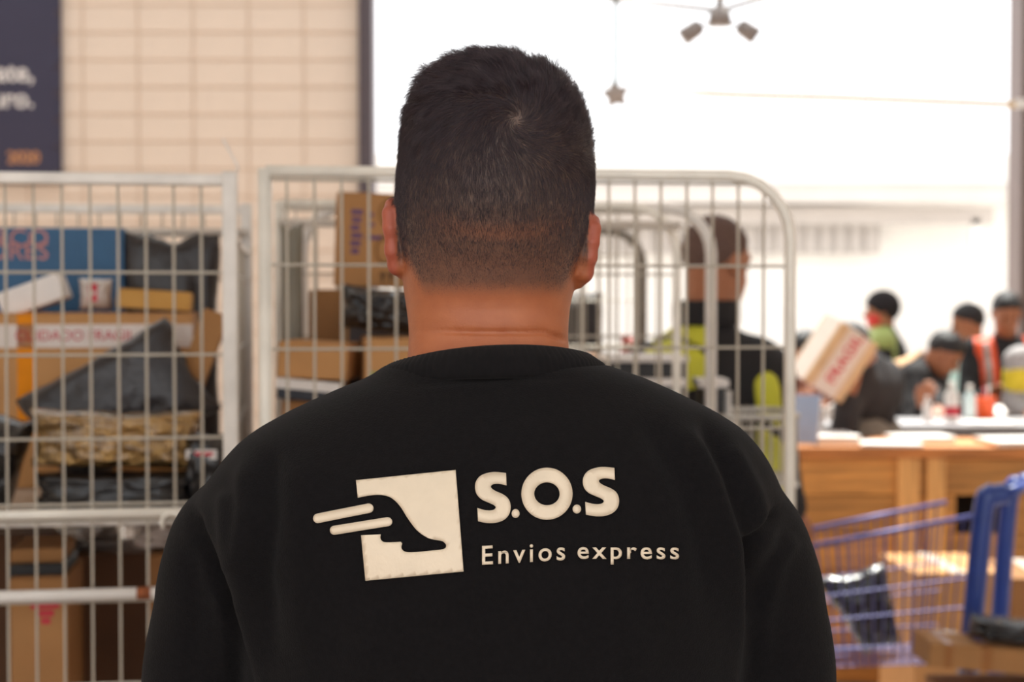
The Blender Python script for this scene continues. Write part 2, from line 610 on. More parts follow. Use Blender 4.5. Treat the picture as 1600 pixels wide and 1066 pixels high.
def px_of(v):
    """photo coordinates of points (n,3)"""
    x, y, z = v[:, 0], v[:, 1], v[:, 2] - CAM_H
    dep = y * cp - z * sp
    return 800 + F_PX * x / dep, 533 - F_PX * (y * sp + z * cp) / dep

man = tag(empty('person', (-0.02, 1.31, 0)), 'man seen from behind in a black printed sweatshirt with short faded dark hair', 'person')
man_off = np.array(man.location)

# ---- head, neck and hands: one skin mesh
head_rows = [
    (99, 752, 784, 1.285, 1.325), (103, 735, 802, 1.268, 1.342), (110, 714, 826, 1.252, 1.358), (122, 690, 853, 1.236, 1.374), (138, 672, 876, 1.222, 1.386),
    (160, 655, 897, 1.211, 1.394), (190, 641, 913, 1.203, 1.400), (225, 631, 922, 1.199, 1.401), (262, 625, 926, 1.198, 1.399),
    (300, 621, 926, 1.200, 1.395), (330, 620, 925, 1.204, 1.392), (360, 622, 921, 1.211, 1.392), (390, 626, 914, 1.220, 1.390),
    (420, 628, 906, 1.230, 1.386), (452, 630, 898, 1.239, 1.380), (470, 633, 893, 1.243, 1.368), (485, 636, 890, 1.245, 1.352),
    (505, 639, 888, 1.246, 1.342), (525, 640, 887, 1.243, 1.338), (545, 640, 888, 1.236, 1.338), (575, 636, 894, 1.226, 1.345), (660, 600, 930, 1.225, 1.36)]
head_loft = Loft(head_rows, 2.15)
def ear(pts, rim_r, plate, s):
    rim = [P(*p) for p in pts]
    fs = chain(rim, rim_r)
    R = Matrix.Rotation(s * math.radians(22), 3, 'Z')
    fs.append(ellipsoid(P(*plate), (0.0065, 0.019, 0.027), R))
    g = union(fs, 0.006)
    return g
ear_l = ear([(621, 320, 1.303), (613, 321, 1.290), (609, 334, 1.281), (610, 356, 1.277), (613, 392, 1.281), (619, 416, 1.287), (628, 425, 1.297)],
            [0.0045, 0.0052, 0.0055, 0.0056, 0.0058, 0.0062, 0.006], (621, 366, 1.298), 1)
ear_r = ear([(918, 345, 1.303), (926, 347, 1.291), (928, 358, 1.283), (925, 378, 1.279), (921, 402, 1.281), (914, 427, 1.287), (903, 441, 1.297)],
            [0.0045, 0.005, 0.0052, 0.0055, 0.0058, 0.0062, 0.006], (915, 388, 1.298), -1)
nose = union([capsule(P(770, 285, 1.392), P(770, 345, 1.420), 0.008, 0.012), capsule(P(755, 352, 1.40), P(785, 352, 1.40), 0.010)], 0.01)
lips = union([ellipsoid(P(770, 388, 1.393), (0.024, 0.008, 0.006)), ellipsoid(P(770, 400, 1.391), (0.021, 0.008, 0.007))], 0.003)
brow = union([capsule(P(725, 262, 1.385), P(755, 264, 1.394), 0.009), capsule(P(785, 264, 1.394), P(815, 262, 1.385), 0.009)], 0.01)
chin = ellipsoid(P(770, 440, 1.377), (0.028, 0.018, 0.018))
eyes = [ellipsoid(P(738, 290, 1.405), (0.016, 0.014, 0.009)), ellipsoid(P(802, 290, 1.405), (0.016, 0.014, 0.009))]
def head_sdf(X, Y, Z):
    d = head_loft(X, Y, Z)
    for g, k in ((brow, 0.012), (nose, 0.012), (chin, 0.015)):
        d = smin(d, g(X, Y, Z), k)
    for e in eyes:
        d = -smin(-d, e(X, Y, Z), 0.006)
    d = smin(d, lips(X, Y, Z), 0.004)
    d = smin(d, ear_l(X, Y, Z), 0.004)
    d = smin(d, ear_r(X, Y, Z), 0.004)
    return d
hv, hf = grid_eval(head_sdf, (-0.135, 1.18, zof(655)), (0.09, 1.44, zof(92)), 0.0021)
hv = smooth_np(hv, hf, 2, 0.5)
hn = vert_normals(hv, hf)
pxh, pyh = px_of(hv)
# creases of skin at the nape
backmask = np.clip((-hn[:, 1] - 0.1) / 0.5, 0, 1)
cre = 519 - 0.00018 * (pxh - 800) ** 2 * 0.6
cre = np.where(pxh > 850, 519 + (pxh - 850) * 0.35, cre)
amt = np.clip((pxh - 655) / 60, 0.15, 1) * backmask
hv = hv - hn * (0.0030 * amt * np.exp(-((pyh - cre) / 3.6) ** 2))[:, None]
hv = hv + hn * (0.0020 * amt * np.exp(-((pyh - cre + 16) / 12.0) ** 2))[:, None]

parts = [(hv, hf)]
WR = [P(338, 1790, 1.40), P(1196, 1790, 1.40)]
for s, w in ((-1, WR[0]), (1, WR[1])):
    f_, lo_, hi_ = hand_parts(w + Vector((0, 0.02, -0.02)), (0.0, 0.25, -1), (-s, 0.2, 0), (0, 1, 0.1), 1.0, 0.55)
    v_, q_ = grid_eval(f_, lo_, hi_, 0.0045)
    parts.append((smooth_np(v_, q_, 1), q_))
def arm_bridge(vA, vB_center, via, parts_):
    """a four-sided limb inside the clothes that makes head and hand one surface"""
    V, Fq = join_np(parts_)
    def near(p, k):
        d = np.linalg.norm(V - np.array(p), axis=1)
        i = int(np.argmin(d)); fi = np.argwhere((Fq == i).any(1))[0, 0]
        return Fq[fi]
    qa, qb = near(vA, 0), near(vB_center, 0)
    rings, new = [qa], []
    n = len(V)
    for p in via:
        p = np.array(p)
        off = np.array([[-.03, -.03, 0], [.03, -.03, 0], [.03, .03, 0], [-.03, .03, 0]])
        rings.append(np.arange(n, n + 4)); n += 4
        new.append(p + off)
    rings.append(qb)
    fs = []
    for a, b in zip(rings[:-1], rings[1:]):
        for k in range(4):
            fs.append([a[k], a[(k + 1) % 4], b[(k + 1) % 4], b[k]])
    return [(np.concatenate([V] + new), np.concatenate([Fq, np.array(fs)]))]
for s, w in ((-1, WR[0]), (1, WR[1])):
    ex = xof(330) if s < 0 else xof(1205)
    parts = arm_bridge((xof(640 if s < 0 else 890), 1.29, zof(640)), w + Vector((0, 0.02, 0.02)),
                       [(xof(500 if s < 0 else 1040), 1.30, zof(700)), (xof(375 if s < 0 else 1155), 1.30, zof(850)), (ex, 1.33, zof(1280)), (w.x, w.y - 0.005, w.z + 0.10)], parts)
bv, bf = join_np(parts)

# how much hair grows where (0..1), as a function of photo position and depth on the head
def smoothstep(x, a, b):
    t = np.clip((x - a) / (b - a), 0, 1)
    return t * t * (3 - 2 * t)
ZK = (zof(200) - zof(300)) / 100.0
def pyz(z):
    return 200 + (zof(200) - z) / ZK
def pxx(x):
    return 800 + x / Y0 * F_PX
def hair_density(v):
    py = pyz(v[:, 2]); px = pxx(v[:, 0]); Yv = v[:, 1]
    side = np.abs(px - 772)
    line = 466 - 48 * smoothstep(side, 100, 135) - 70 * smoothstep(Yv, 1.285, 1.315)
    d = 1 - smoothstep(py, line - 30, line + 5)
    fl = 175 + 190 * smoothstep(1.385 - Yv, 0.0, 0.05) + 400 * smoothstep(1.36 - Yv, 0, 0.03)
    d = d * (1 - smoothstep(py, fl - 10, fl + 10))
    band = np.exp(-((py - (372 - 30 * ((px - 785) / 120) ** 2)) / 15) ** 2) * np.exp(-((px - 785) / 105) ** 2)
    spot = np.exp(-((py - 399) / 13) ** 2 - ((px - 778) / 45) ** 2)
    d = d * (1 - 0.28 * band) + 0.3 * spot
    earz = (((px < 624) & (py > 322)) | ((px < 617) & (py > 300)) | ((px > 917) & (py > 330))) & (py < 455) & (Yv < 1.318)
    d = np.where(earz, 0, d)
    return np.clip(d, 0, 1)
dens = np.zeros(len(bv))
dens[:len(hv)] = hair_density(hv)
py_all = pyz(hv[:, 2])
stub = np.zeros(len(bv))
stub[:len(hv)] = dens[:len(hv)] * (0.74 + 0.26 * (1 - smoothstep(py_all, 310, 455)))
earm = np.zeros(len(bv))
pxa = pxx(hv[:, 0])
earm[:len(hv)] = ((((pxa < 628) & (pxa > 560)) | (pxa > 912)) & (py_all > 300) & (py_all < 452) & (hv[:, 1] < 1.318)).astype(float) * smoothstep(np.abs(pxa - 770), 142, 152)

M_SKIN = bpy.data.materials.new('tan_skin')
M_SKIN.use_nodes = True
nt = M_SKIN.node_tree
pb = nt.nodes['Principled BSDF']
pb.inputs['Roughness'].default_value = 0.5
pb.inputs['Subsurface Weight'].default_value = 0.12
pb.inputs['Subsurface Radius'].default_value = (1.0, 0.35, 0.2)
pb.inputs['Subsurface Scale'].default_value = 0.006
nz = nt.nodes.new('ShaderNodeTexNoise'); nz.inputs['Scale'].default_value = 60; nz.inputs['Detail'].default_value = 6
r1 = nt.nodes.new('ShaderNodeValToRGB')
r1.color_ramp.elements[0].color = lin('#9c5635') + (1,); r1.color_ramp.elements[1].color = lin('#b66d45') + (1,)
tcs = nt.nodes.new('ShaderNodeTexCoord')
nt.links.new(tcs.outputs['Object'], nz.inputs['Vector'])
nt.links.new(nz.outputs['Fac'], r1.inputs['Fac'])
ae = nt.nodes.new('ShaderNodeAttribute'); ae.attribute_name = 'ear_flush'
mx0 = nt.nodes.new('ShaderNodeMix'); mx0.data_type = 'RGBA'
nt.links.new(ae.outputs['Fac'], mx0.inputs['Factor'])
nt.links.new(r1.outputs['Color'], mx0.inputs[6]); mx0.inputs[7].default_value = lin('#a85640') + (1,)
ah = nt.nodes.new('ShaderNodeAttribute'); ah.attribute_name = 'stubble'
nz2 = nt.nodes.new('ShaderNodeTexNoise'); nz2.inputs['Scale'].default_value = 900; nz2.inputs['Detail'].default_value = 2
nt.links.new(tcs.outputs['Object'], nz2.inputs['Vector'])
mul = nt.nodes.new('ShaderNodeMath'); mul.operation = 'MULTIPLY_ADD'
nt.links.new(nz2.outputs['Fac'], mul.inputs[0]); mul.inputs[1].default_value = 0.5; mul.inputs[2].default_value = 0.72
mul2 = nt.nodes.new('ShaderNodeMath'); mul2.operation = 'MULTIPLY'; mul2.use_clamp = True
nt.links.new(mul.outputs[0], mul2.inputs[0]); nt.links.new(ah.outputs['Fac'], mul2.inputs[1])
mx1 = nt.nodes.new('ShaderNodeMix'); mx1.data_type = 'RGBA'
nt.links.new(mul2.outputs[0], mx1.inputs['Factor'])
nt.links.new(mx0.outputs[2], mx1.inputs[6]); mx1.inputs[7].default_value = lin('#5a4940') + (1,)
nt.links.new(mx1.outputs[2], pb.inputs['Base Color'])
nz3 = nt.nodes.new('ShaderNodeTexNoise'); nz3.inputs['Scale'].default_value = 500
nt.links.new(tcs.outputs['Object'], nz3.inputs['Vector'])
bpn = nt.nodes.new('ShaderNodeBump'); bpn.inputs['Strength'].default_value = 0.12; bpn.inputs['Distance'].default_value = 0.002
nt.links.new(nz3.outputs['Fac'], bpn.inputs['Height']); nt.links.new(bpn.outputs['Normal'], pb.inputs['Normal'])

me = np_mesh('body', bv - man_off, bf)
for nm, arr in (('stubble', stub), ('ear_flush', earm)):
    a = me.attributes.new(nm, 'FLOAT', 'POINT')
    a.data.foreach_set('value', arr.astype(np.float32))
body = link('body', me, M_SKIN, man)
M_EYE = mat('eye_white', '#e8e2dc', rough=0.2, var=0.02)
M_IRIS = mat('brown_iris', '#2a1a12', rough=0.15, var=0.1)
def uv_ball(name, r, m, parent, loc, seg=12):
    bm = bmesh.new(); bmesh.ops.create_uvsphere(bm, u_segments=seg, v_segments=seg - 2, radius=r)
    mm = bpy.data.meshes.new(name); bm.to_mesh(mm); bm.free()
    mm.polygons.foreach_set('use_smooth', np.ones(len(mm.polygons), dtype=bool))
    return link(name, mm, m, parent, loc)
for px in (738, 802):
    e = uv_ball('eye', 0.0115, M_EYE, man, P(px, 290, 1.383) - man.location)
    uv_ball('iris', 0.0055, M_IRIS, e, (0, 0.0075, 0))

# ---- hair strands rooted in the scalp
rng = np.random.default_rng(7)
tri = np.concatenate([hf[:, [0, 1, 2]], hf[:, [0, 2, 3]]])
A, B, Cc = hv[tri[:, 0]], hv[tri[:, 1]], hv[tri[:, 2]]
area = np.linalg.norm(np.cross(B - A, Cc - A), axis=1) / 2
dv = dens[:len(hv)]
wgt = area * dv[tri].mean(1)
NH = 110000
pick = rng.choice(len(tri), NH, p=wgt / wgt.sum())
u, w = rng.random(NH), rng.random(NH)
fl = u + w > 1
u[fl], w[fl] = 1 - u[fl], 1 - w[fl]
roots = A[pick] + (B - A)[pick] * u[:, None] + (Cc - A)[pick] * w[:, None]
nrm = hn[tri[pick, 0]]
pyr = pyz(roots[:, 2])
Ltab_y = [90, 125, 150, 180, 215, 250, 285, 320, 350, 380, 420, 470]
Ltab_l = [24, 25, 23, 17, 12.5, 9, 7.0, 5.6, 4.4, 3.4, 2.3, 1.3]
lens = np.interp(pyr, Ltab_y, Ltab_l) * 1e-3 * rng.uniform(0.75, 1.12, NH)
whorl = np.array(P(803, 192, 1.212))
rel = roots - whorl
rel -= nrm * (rel * nrm).sum(1)[:, None]
dist = np.linalg.norm(rel, axis=1)
rel /= np.maximum(dist, 1e-6)[:, None]
swirl = np.cross(nrm, rel)
sw = np.exp(-dist / 0.05)[:, None]
flow = rel * 0.9 + swirl * (0.35 + 0.8 * sw)
down = np.array([0, 0, -1.0])
dn = down[None, :] - nrm * (nrm @ down)[:, None]
wdown = smoothstep(pyr, 220, 330)[:, None]
flow = flow * (1 - wdown) + dn * wdown * 1.0
flow /= np.maximum(np.linalg.norm(flow, axis=1), 1e-6)[:, None]
# locks: neighbouring hairs share a bend
lock = np.array([noise.noise_vector(Vector(p) * 62.0) for p in roots])
lock2 = np.array([noise.noise_vector(Vector(p) * 150.0 + Vector((9, 3, 1))) for p in roots])
topw = (1 - smoothstep(pyr, 150, 270))[:, None]
lift = np.interp(pyr, [90, 150, 220, 300, 400], [0.95, 0.75, 0.45, 0.38, 0.55])[:, None]
lift = lift * (1 - 0.5 * np.exp(-(dist / 0.011) ** 2))[:, None]
d0 = flow * (1 - 0.25 * lift) + nrm * lift + lock * (0.15 + 0.58 * topw) + lock2 * 0.25 + rng.normal(0, 0.10, (NH, 3))
d0 /= np.linalg.norm(d0, axis=1)[:, None]
d1 = d0 * 0.75 + flow * 0.6 + lock2 * (0.2 + 0.75 * topw) + rng.normal(0, 0.08, (NH, 3))
d1 /= np.linalg.norm(d1, axis=1)[:, None]
d2 = d1 * 0.8 + flow * 0.35 - nrm * 0.35 * topw + lock * 0.5 * topw + rng.normal(0, 0.10, (NH, 3))
d2 /= np.linalg.norm(d2, axis=1)[:, None]
L3 = (lens / 3)[:, None]
p0 = roots - nrm * 0.0004
p1 = p0 + d0 * L3; p2 = p1 + d1 * L3; p3 = p2 + d2 * L3
pts = np.stack([p0, p1, p2, p3], 1).reshape(-1, 3) - man_off
hc = bpy.data.hair_curves.new('hair')
hc.add_curves([4] * NH)
hc.attributes['position'].data.foreach_set('vector', pts.astype(np.float32).ravel())
ra = hc.attributes.get('radius') or hc.attributes.new('radius', 'FLOAT', 'POINT')
thin = np.interp(pyr, [150, 330, 420], [0.00007, 0.00006, 0.000048])
ra.data.foreach_set('value', (thin[:, None] * np.array([1.0, 0.95, 0.85, 0.4])[None, :]).astype(np.float32).ravel())
M_HAIR = bpy.data.materials.new('black_brown_hair')
M_HAIR.use_nodes = True
hb = M_HAIR.node_tree.nodes['Principled BSDF']
hi = M_HAIR.node_tree.nodes.new('ShaderNodeHairInfo')
hr = M_HAIR.node_tree.nodes.new('ShaderNodeValToRGB')
hr.color_ramp.elements[0].color = lin('#241c23') + (1,); hr.color_ramp.elements[1].color = lin('#46353a') + (1,)
M_HAIR.node_tree.links.new(hi.outputs['Random'], hr.inputs['Fac'])
M_HAIR.node_tree.links.new(hr.outputs['Color'], hb.inputs['Base Color'])
hb.inputs['Roughness'].default_value = 0.42
hb.inputs['Specular IOR Level'].default_value = 0.45
hair = bpy.data.objects.new('hair', hc)
COL.objects.link(hair)
hc.materials.append(M_HAIR)
hair.parent = man
hair['label'] = 'short dark hair with a whorl and faded nape'

# ---- sweatshirt
shirt_rows = [
    (568, 606, 945, 1.226, 1.350), (578, 594, 974, 1.220, 1.358), (590, 576, 1008, 1.213, 1.368), (603, 541, 1037, 1.207, 1.378), (617, 507, 1066, 1.200, 1.388),
    (640, 456, 1112, 1.189, 1.400), (666, 408, 1154, 1.178, 1.412), (690, 376, 1178, 1.170, 1.420), (715, 354, 1196, 1.163, 1.430),
    (748, 330, 1213, 1.156, 1.440), (786, 305, 1224, 1.150, 1.450), (815, 306, 1222, 1.147, 1.455), (850, 328, 1204, 1.145, 1.460), (900, 358, 1182, 1.143, 1.468),
    (960, 374, 1172, 1.143, 1.474), (1066, 384, 1166, 1.147, 1.482), (1250, 386, 1164, 1.155, 1.488), (1500, 384, 1166, 1.150, 1.488), (1640, 394, 1156, 1.160, 1.480), (1680, 402, 1148, 1.165, 1.475)]
torso = Loft(shirt_rows, 2.35)
arm_l = [P(425, 842, 1.30), P(366, 862, 1.30), P(344, 925, 1.30), P(325, 1007, 1.305), P(316, 1066, 1.31), P(308, 1300, 1.33), P(338, 1770, 1.395)]
arm_r = [P(1108, 842, 1.30), P(1163, 862, 1.30), P(1189, 925, 1.30), P(1207, 1007, 1.305), P(1214, 1066, 1.31), P(1224, 1300, 1.33), P(1196, 1770, 1.395)]
arm_rad = [0.050, 0.0515, 0.048, 0.046, 0.045, 0.046, 0.036]
arms = [union(chain(arm_l, arm_rad), 0.02), union(chain(arm_r, arm_rad), 0.02)]
def shirt_sdf(X, Y, Z):
    d = torso(X, Y, Z)
    for a in arms:
        d = smin(d, a(X, Y, Z), 0.012)
    return d
sv, sf = grid_eval(shirt_sdf, (-0.34, 1.12, zof(1830)), (0.31, 1.52, zof(560)), 0.0050)
sv = smooth_np(sv, sf, 3, 0.5)
sn = vert_normals(sv, sf)
pxs, pys = px_of(sv)
def seg_dist(px, py, line):
    best = np.full(len(px), 1e9)
    tt = np.zeros(len(px))
    n = len(line) - 1
    for i in range(n):
        ax, ay = line[i]; bx, by = line[i + 1]
        dx, dy = bx - ax, by - ay
        t = np.clip(((px - ax) * dx + (py - ay) * dy) / (dx * dx + dy * dy), 0, 1)
        dd = np.hypot(px - ax - t * dx, py - ay - t * dy)
        m_ = dd < best
        best[m_] = dd[m_]; tt[m_] = (i + t[m_]) / n
    return best, tt
back = np.clip((-sn[:, 1] + 0.25) / 0.4, 0, 1)
folds = [  # (points, depth, width): + ridge, - groove
    ([(1060, 650), (1115, 760), (1150, 850), (1160, 960), (1150, 1066)], 0.0065, 18),
    ([(1090, 640), (1140, 740), (1168, 850), (1176, 940)], -0.006, 15),
    ([(1135, 690), (1180, 770), (1200, 850)], 0.004, 14),
    ([(1228, 786), (1200, 822), (1174, 858), (1166, 920), (1160, 1066)], -0.0075, 9),
    ([(1245, 830), (1215, 880), (1195, 960), (1190, 1066)], 0.004, 16),
    ([(1000, 640), (1060, 740), (1098, 840), (1110, 960)], -0.0045, 22),
    ([(298, 786), (308, 830), (332, 880), (356, 925), (378, 985), (392, 1066)], -0.0075, 9),
    ([(384, 700), (388, 800), (378, 880), (388, 980), (408, 1066)], 0.0065, 18),
    ([(420, 690), (424, 800), (412, 900), (426, 1010)], -0.0055, 17),
    ([(352, 760), (356, 850), (366, 900)], 0.004, 14),
    ([(340, 900), (350, 980), (352, 1066)], 0.004, 12),
    ([(300, 850), (306, 950), (300, 1066)], -0.003, 14),
    ([(470, 700), (465, 820), (470, 950), (490, 1066)], 0.003, 26),
    ([(760, 930), (770, 1066)], -0.0035, 45),
    ([(600, 940), (560, 1066)], 0.003, 30),
    ([(940, 920), (1010, 1066)], 0.0035, 34),
    ([(640, 602), (760, 592), (900, 592)], -0.0012, 4)]
disp = np.zeros(len(sv))
for line, dep, wid in folds:
    dd, tt = seg_dist(pxs, pys, line)
    ends = smoothstep(tt, -0.001, 0.15) * (1 - 0.6 * smoothstep(tt, 0.75, 1.0))
    disp += 1.35 * dep * np.exp(-(dd / wid) ** 2) * ends
disp *= back
wr = np.array([noise.noise(Vector((p[0] * 9, p[1] * 9, p[2] * 6))) for p in sv])
disp += wr * 0.0012
sv = sv + sn * disp[:, None]
M_SHIRT = mat('black_cotton_fleece', '#141213', rough=0.95, var=0.18, scale=220, bump=0.25, bscale=700, sheen=0.03, spec=0.08)
shirt = link('sweatshirt', np_mesh('sweatshirt', sv - man_off, sf), M_SHIRT, man)
shirt['label'] = 'black cotton sweatshirt'
bvh = BVHTree.FromPolygons([tuple(x) for x in sv], [tuple(int(i) for i in q) for q in sf])

# ribbed collar
def collar_mesh():
    NA = 288
    rings = []
    prof = [(0.0, -0.0035), (0.5, -0.0030), (0.92, -0.0022), (1.0, 0.0), (0.92, 0.0022), (0.5, 0.0030), (0.0, 0.0040), (-0.1, 0.0)]
    verts, faces = [], []
    for i in range(NA):
        t = 2 * math.pi * i / NA
        ct, st = math.cos(t), math.sin(t)               # st=-1 is the back
        top_px = 764 + 153 * ct
        side = 565 - 8 * ct
        bk = max(0.0, -st)
        pyt = side - (side - 536) * bk ** 1.25 - 9 * ct * bk + 60 * max(0.0, st) ** 1.5
        xt = xof(top_px); yt = 1.305 + (0.073 if st < 0 else 0.068) * st
        zt = zof(pyt)
        low_px = 766 + (172 + 8 * max(0, ct)) * ct
        pyb = (593 - 4 * ct) - 13 * bk ** 1.3 + 62 * max(0.0, st) ** 1.5
        xb = xof(low_px); yb = 1.302 + (0.0855 if st < 0 else 0.080) * st
        zb = zof(pyb)
        ribw = 0.0005 * math.cos(96 * t)
        out = Vector((ct, st, 0.35)).normalized()
        for h, o in prof:
            bulge = 0.004 * math.sin(math.pi * min(max(h, 0), 1))
            p = Vector((xb + (xt - xb) * h, yb + (yt - yb) * h, zb + (zt - zb) * h)) + out * (o + bulge + (ribw if o > 0 else 0))
            verts.append(np.array(p) - man_off)
    n = len(prof)
    for i in range(NA):
        for k in range(n):
            a = i * n + k; b = i * n + (k + 1) % n
            c = ((i + 1) % NA) * n + (k + 1) % n; d = ((i + 1) % NA) * n + k
            faces.append((a, d, c, b))
    me = np_mesh('collar', verts, faces)
    bm = bmesh.new(); bm.from_mesh(me); bmesh.ops.recalc_face_normals(bm, faces=bm.faces[:]); bm.to_mesh(me); bm.free()
    return me
M_RIB = mat('black_ribbed_knit', '#161415', rough=0.95, var=0.15, scale=150, sheen=0.04, spec=0.08)
link('collar', collar_mesh(), M_RIB, shirt)

# ---- print on the back: shapes drawn flat, then laid on the cloth
M_PRINT = mat('cream_gold_print', '#dfcdb4', rough=0.42, metal=0.1, var=0.06, scale=30, bump=0.05, bscale=300)
def lay(name, verts2, faces):
    """verts2 in photo units on the back; laid on the cloth and given a thickness"""
    bm = bmesh.new()
    vs = [bm.verts.new((x, y, 0)) for x, y in verts2]
    for f in faces:
        try:
            bm.faces.new([vs[i] for i in f])
        except ValueError:
            pass
    bmesh.ops.remove_doubles(bm, verts=bm.verts[:], dist=0.01)
    bmesh.ops.triangulate(bm, faces=bm.faces[:])
    for _ in range(4):
        long_e = [e for e in bm.edges if e.calc_length() > 11]
        if not long_e:
            break
        bmesh.ops.subdivide_edges(bm, edges=long_e, cuts=1)
        bmesh.ops.triangulate(bm, faces=bm.faces[:])
    cpos = Vector((0, 0, CAM_H))
    for v in bm.verts:
        q = P(v.co.x, v.co.y, 1.15)
        hit, nn, _, _ = bvh.ray_cast(cpos, (q - cpos).normalized())
        if hit is None:
            hit, nn = q, Vector((0, -1, 0))
        v.co = hit + nn * 0.0009 - man.location
    bmesh.ops.recalc_face_normals(bm, faces=bm.faces[:])
    if sum(f.normal.y for f in bm.faces) > 0:
        bmesh.ops.reverse_faces(bm, faces=bm.faces[:])
    me = bpy.data.meshes.new(name); bm.to_mesh(me); bm.free()
    me.polygons.foreach_set('use_smooth', np.ones(len(me.polygons), dtype=bool))
    o = link(name, me, M_PRINT, shirt)
    md = o.modifiers.new('thickness', 'SOLIDIFY'); md.thickness = 0.0009; md.offset = 1.0
    return o
def cr(x, y):
    return (470 + x * 0.3875, 700 + y * 0.3875)
def curve2(pts, n=6):
    return [(p.x, p.y) for p in catmull([(a, b, 0) for a, b in pts], n)]
notch = curve2([(232, 203), (280, 194), (325, 192), (365, 203), (400, 235), (432, 285), (470, 334), (515, 364), (560, 374)], 5)
notch += curve2([(575, 378), (587, 393), (576, 408), (520, 415), (450, 421), (420, 418), (407, 404), (410, 386)], 4)
notch += curve2([(404, 379), (360, 381), (334, 379), (323, 366), (324, 349)], 4)
square = [(225, 133), (625, 92), (657, 498), (263, 535), (245, 353)] + notch[::-1]
lay('emblem_square', [cr(*p) for p in square], [list(range(len(square)))])
def stroke2(pts, wid, round_ends=False):
    pts = [Vector((a, b)) for a, b in pts]
    n = len(pts); vv, ff = [], []
    for i, p in enumerate(pts):
        t = (pts[min(i + 1, n - 1)] - pts[max(i - 1, 0)]).normalized()
        nn = Vector((-t.y, t.x))
        wi = wid[i] if isinstance(wid, list) else wid
        vv += [tuple(p + nn * wi / 2), tuple(p - nn * wi / 2)]
        if i:
            ff.append((2 * i - 2, 2 * i - 1, 2 * i + 1, 2 * i))
    if round_ends:
        for end, sgn in ((0, -1), (n - 1, 1)):
            p = pts[end]
            t = (pts[min(end + 1, n - 1)] - pts[max(end - 1, 0)]).normalized() * sgn
            nn = Vector((-t.y, t.x)); r = wid / 2
            base = len(vv)
            arc = [p + nn * r * math.cos(a) + t * r * math.sin(a) for a in [math.pi * k / 8 for k in range(9)]]
            vv += [tuple(q) for q in arc]
            ff.append(list(range(base, base + 9)))
    return vv, ff
for a, b, wd in (((70, 286), (276, 245), 38), ((138, 333), (352, 299), 36)):
    vv, ff = stroke2([(a[0] + (b[0] - a[0]) * k / 8, a[1] + (b[1] - a[1]) * k / 8) for k in range(9)], wd, True)
    lay('speed_stripe', [cr(*p) for p in vv], ff)
S_OUT = [[(826, 104), (828, 153)],
         [(828, 153), (800, 147), (777, 148), (766, 156), (770, 166), (787, 177), (812, 188), (832, 203), (842, 222), (844, 246), (836, 272), (815, 292), (785, 302), (750, 303), (715, 296)],
         [(715, 296), (712, 243)],
         [(712, 243), (735, 250), (758, 253), (777, 250), (785, 241), (777, 231), (755, 221), (728, 208), (710, 189), (703, 164), (706, 140), (720, 119), (745, 106), (780, 100), (826, 104)]]
def letter_s(x0, y0, x1, y1, skew):
    pts = []
    for seg in S_OUT:
        pts += (curve2(seg, 4) if len(seg) > 2 else seg)[:-1]
    pts = [(x0 + (x1 - x0) * (a - 703) / 141, y0 + (y1 - y0) * (b - 100) / 203) for a, b in pts]
    lay('letter_s', [cr(*p) for p in pts], [list(range(len(pts)))])
letter_s(703, 100, 846, 304, 0)
letter_s(1136, 80, 1281, 277, 0)
def ring2(cx, cy, ro, ri, name):
    n = 48; vv, ff = [], []
    for k in range(n):
        a = 2 * math.pi * k / n
        vv += [(cx + ro[0] * math.cos(a), cy + ro[1] * math.sin(a)), (cx + ri[0] * math.cos(a), cy + ri[1] * math.sin(a))]
    for k in range(n):
        a, b = 2 * k, 2 * ((k + 1) % n)
        ff.append((a, b, b + 1, a + 1))
    lay(name, [cr(*p) for p in vv], ff)
ring2(992, 187, (103, 104), (51, 46), 'letter_o')
def dot2(cx, cy, rx, ry):
    n = 16
    lay('full_stop', [cr(cx + rx * math.cos(2 * math.pi * k / n), cy + ry * math.sin(2 * math.pi * k / n)) for k in range(n)], [list(range(n))])
dot2(866, 266, 16, 18); dot2(1112, 248, 17, 18)
# the small line of lettering, letter by letter
def small_text(word, x_start, x_end, y0, slope, size):
    cu = bpy.data.curves.new('t', 'FONT'); cu.body = word; cu.size = size; cu.align_x = 'LEFT'; cu.offset = size * 0.012; cu.space_character = 1.28
    ob = bpy.data.objects.new('t', cu); COL.objects.link(ob)
    me = bpy.data.meshes.new_from_object(ob.evaluated_get(bpy.context.evaluated_depsgraph_get()))
    bpy.data.objects.remove(ob)
    co = np.array([v.co for v in me.vertices])
    fs = [list(p.vertices) for p in me.polygons]
    bpy.data.meshes.remove(me)
    x0_, x1_ = co[:, 0].min(), co[:, 0].max()
    sx = (x_end - x_start) / (x1_ - x0_)
    # connected letters
    par = list(range(len(co)))
    def find(a):
        while par[a] != a:
            par[a] = par[par[a]]; a = par[a]
        return a
    key = {}
    for i, c in enumerate(co):
        k = (round(c[0], 5), round(c[1], 5))
        if k in key:
            par[find(i)] = find(key[k])
        key[k] = i
    for f in fs:
        for i in f[1:]:
            par[find(i)] = find(f[0])
    groups = {}
    for f in fs:
        groups.setdefault(find(f[0]), []).append(f)
    for g in groups.values():
        ids = sorted({i for f in g for i in f})
        mp = {a: b for b, a in enumerate(ids)}
        cen = co[ids].mean(0)
        pts = []
        for i in ids:
            x = x_start + (co[i, 0] - x0_) * sx
            pts.append(cr(x, y0 + slope * (x - x_start) - co[i, 1]))
        lay('small_letter', pts, [[mp[i] for i in f] for f in g])
small_text('Envios', 731, 1065, 470, -0.058, 107)
small_text('express', 1115, 1521, 446, 0.003, 98)

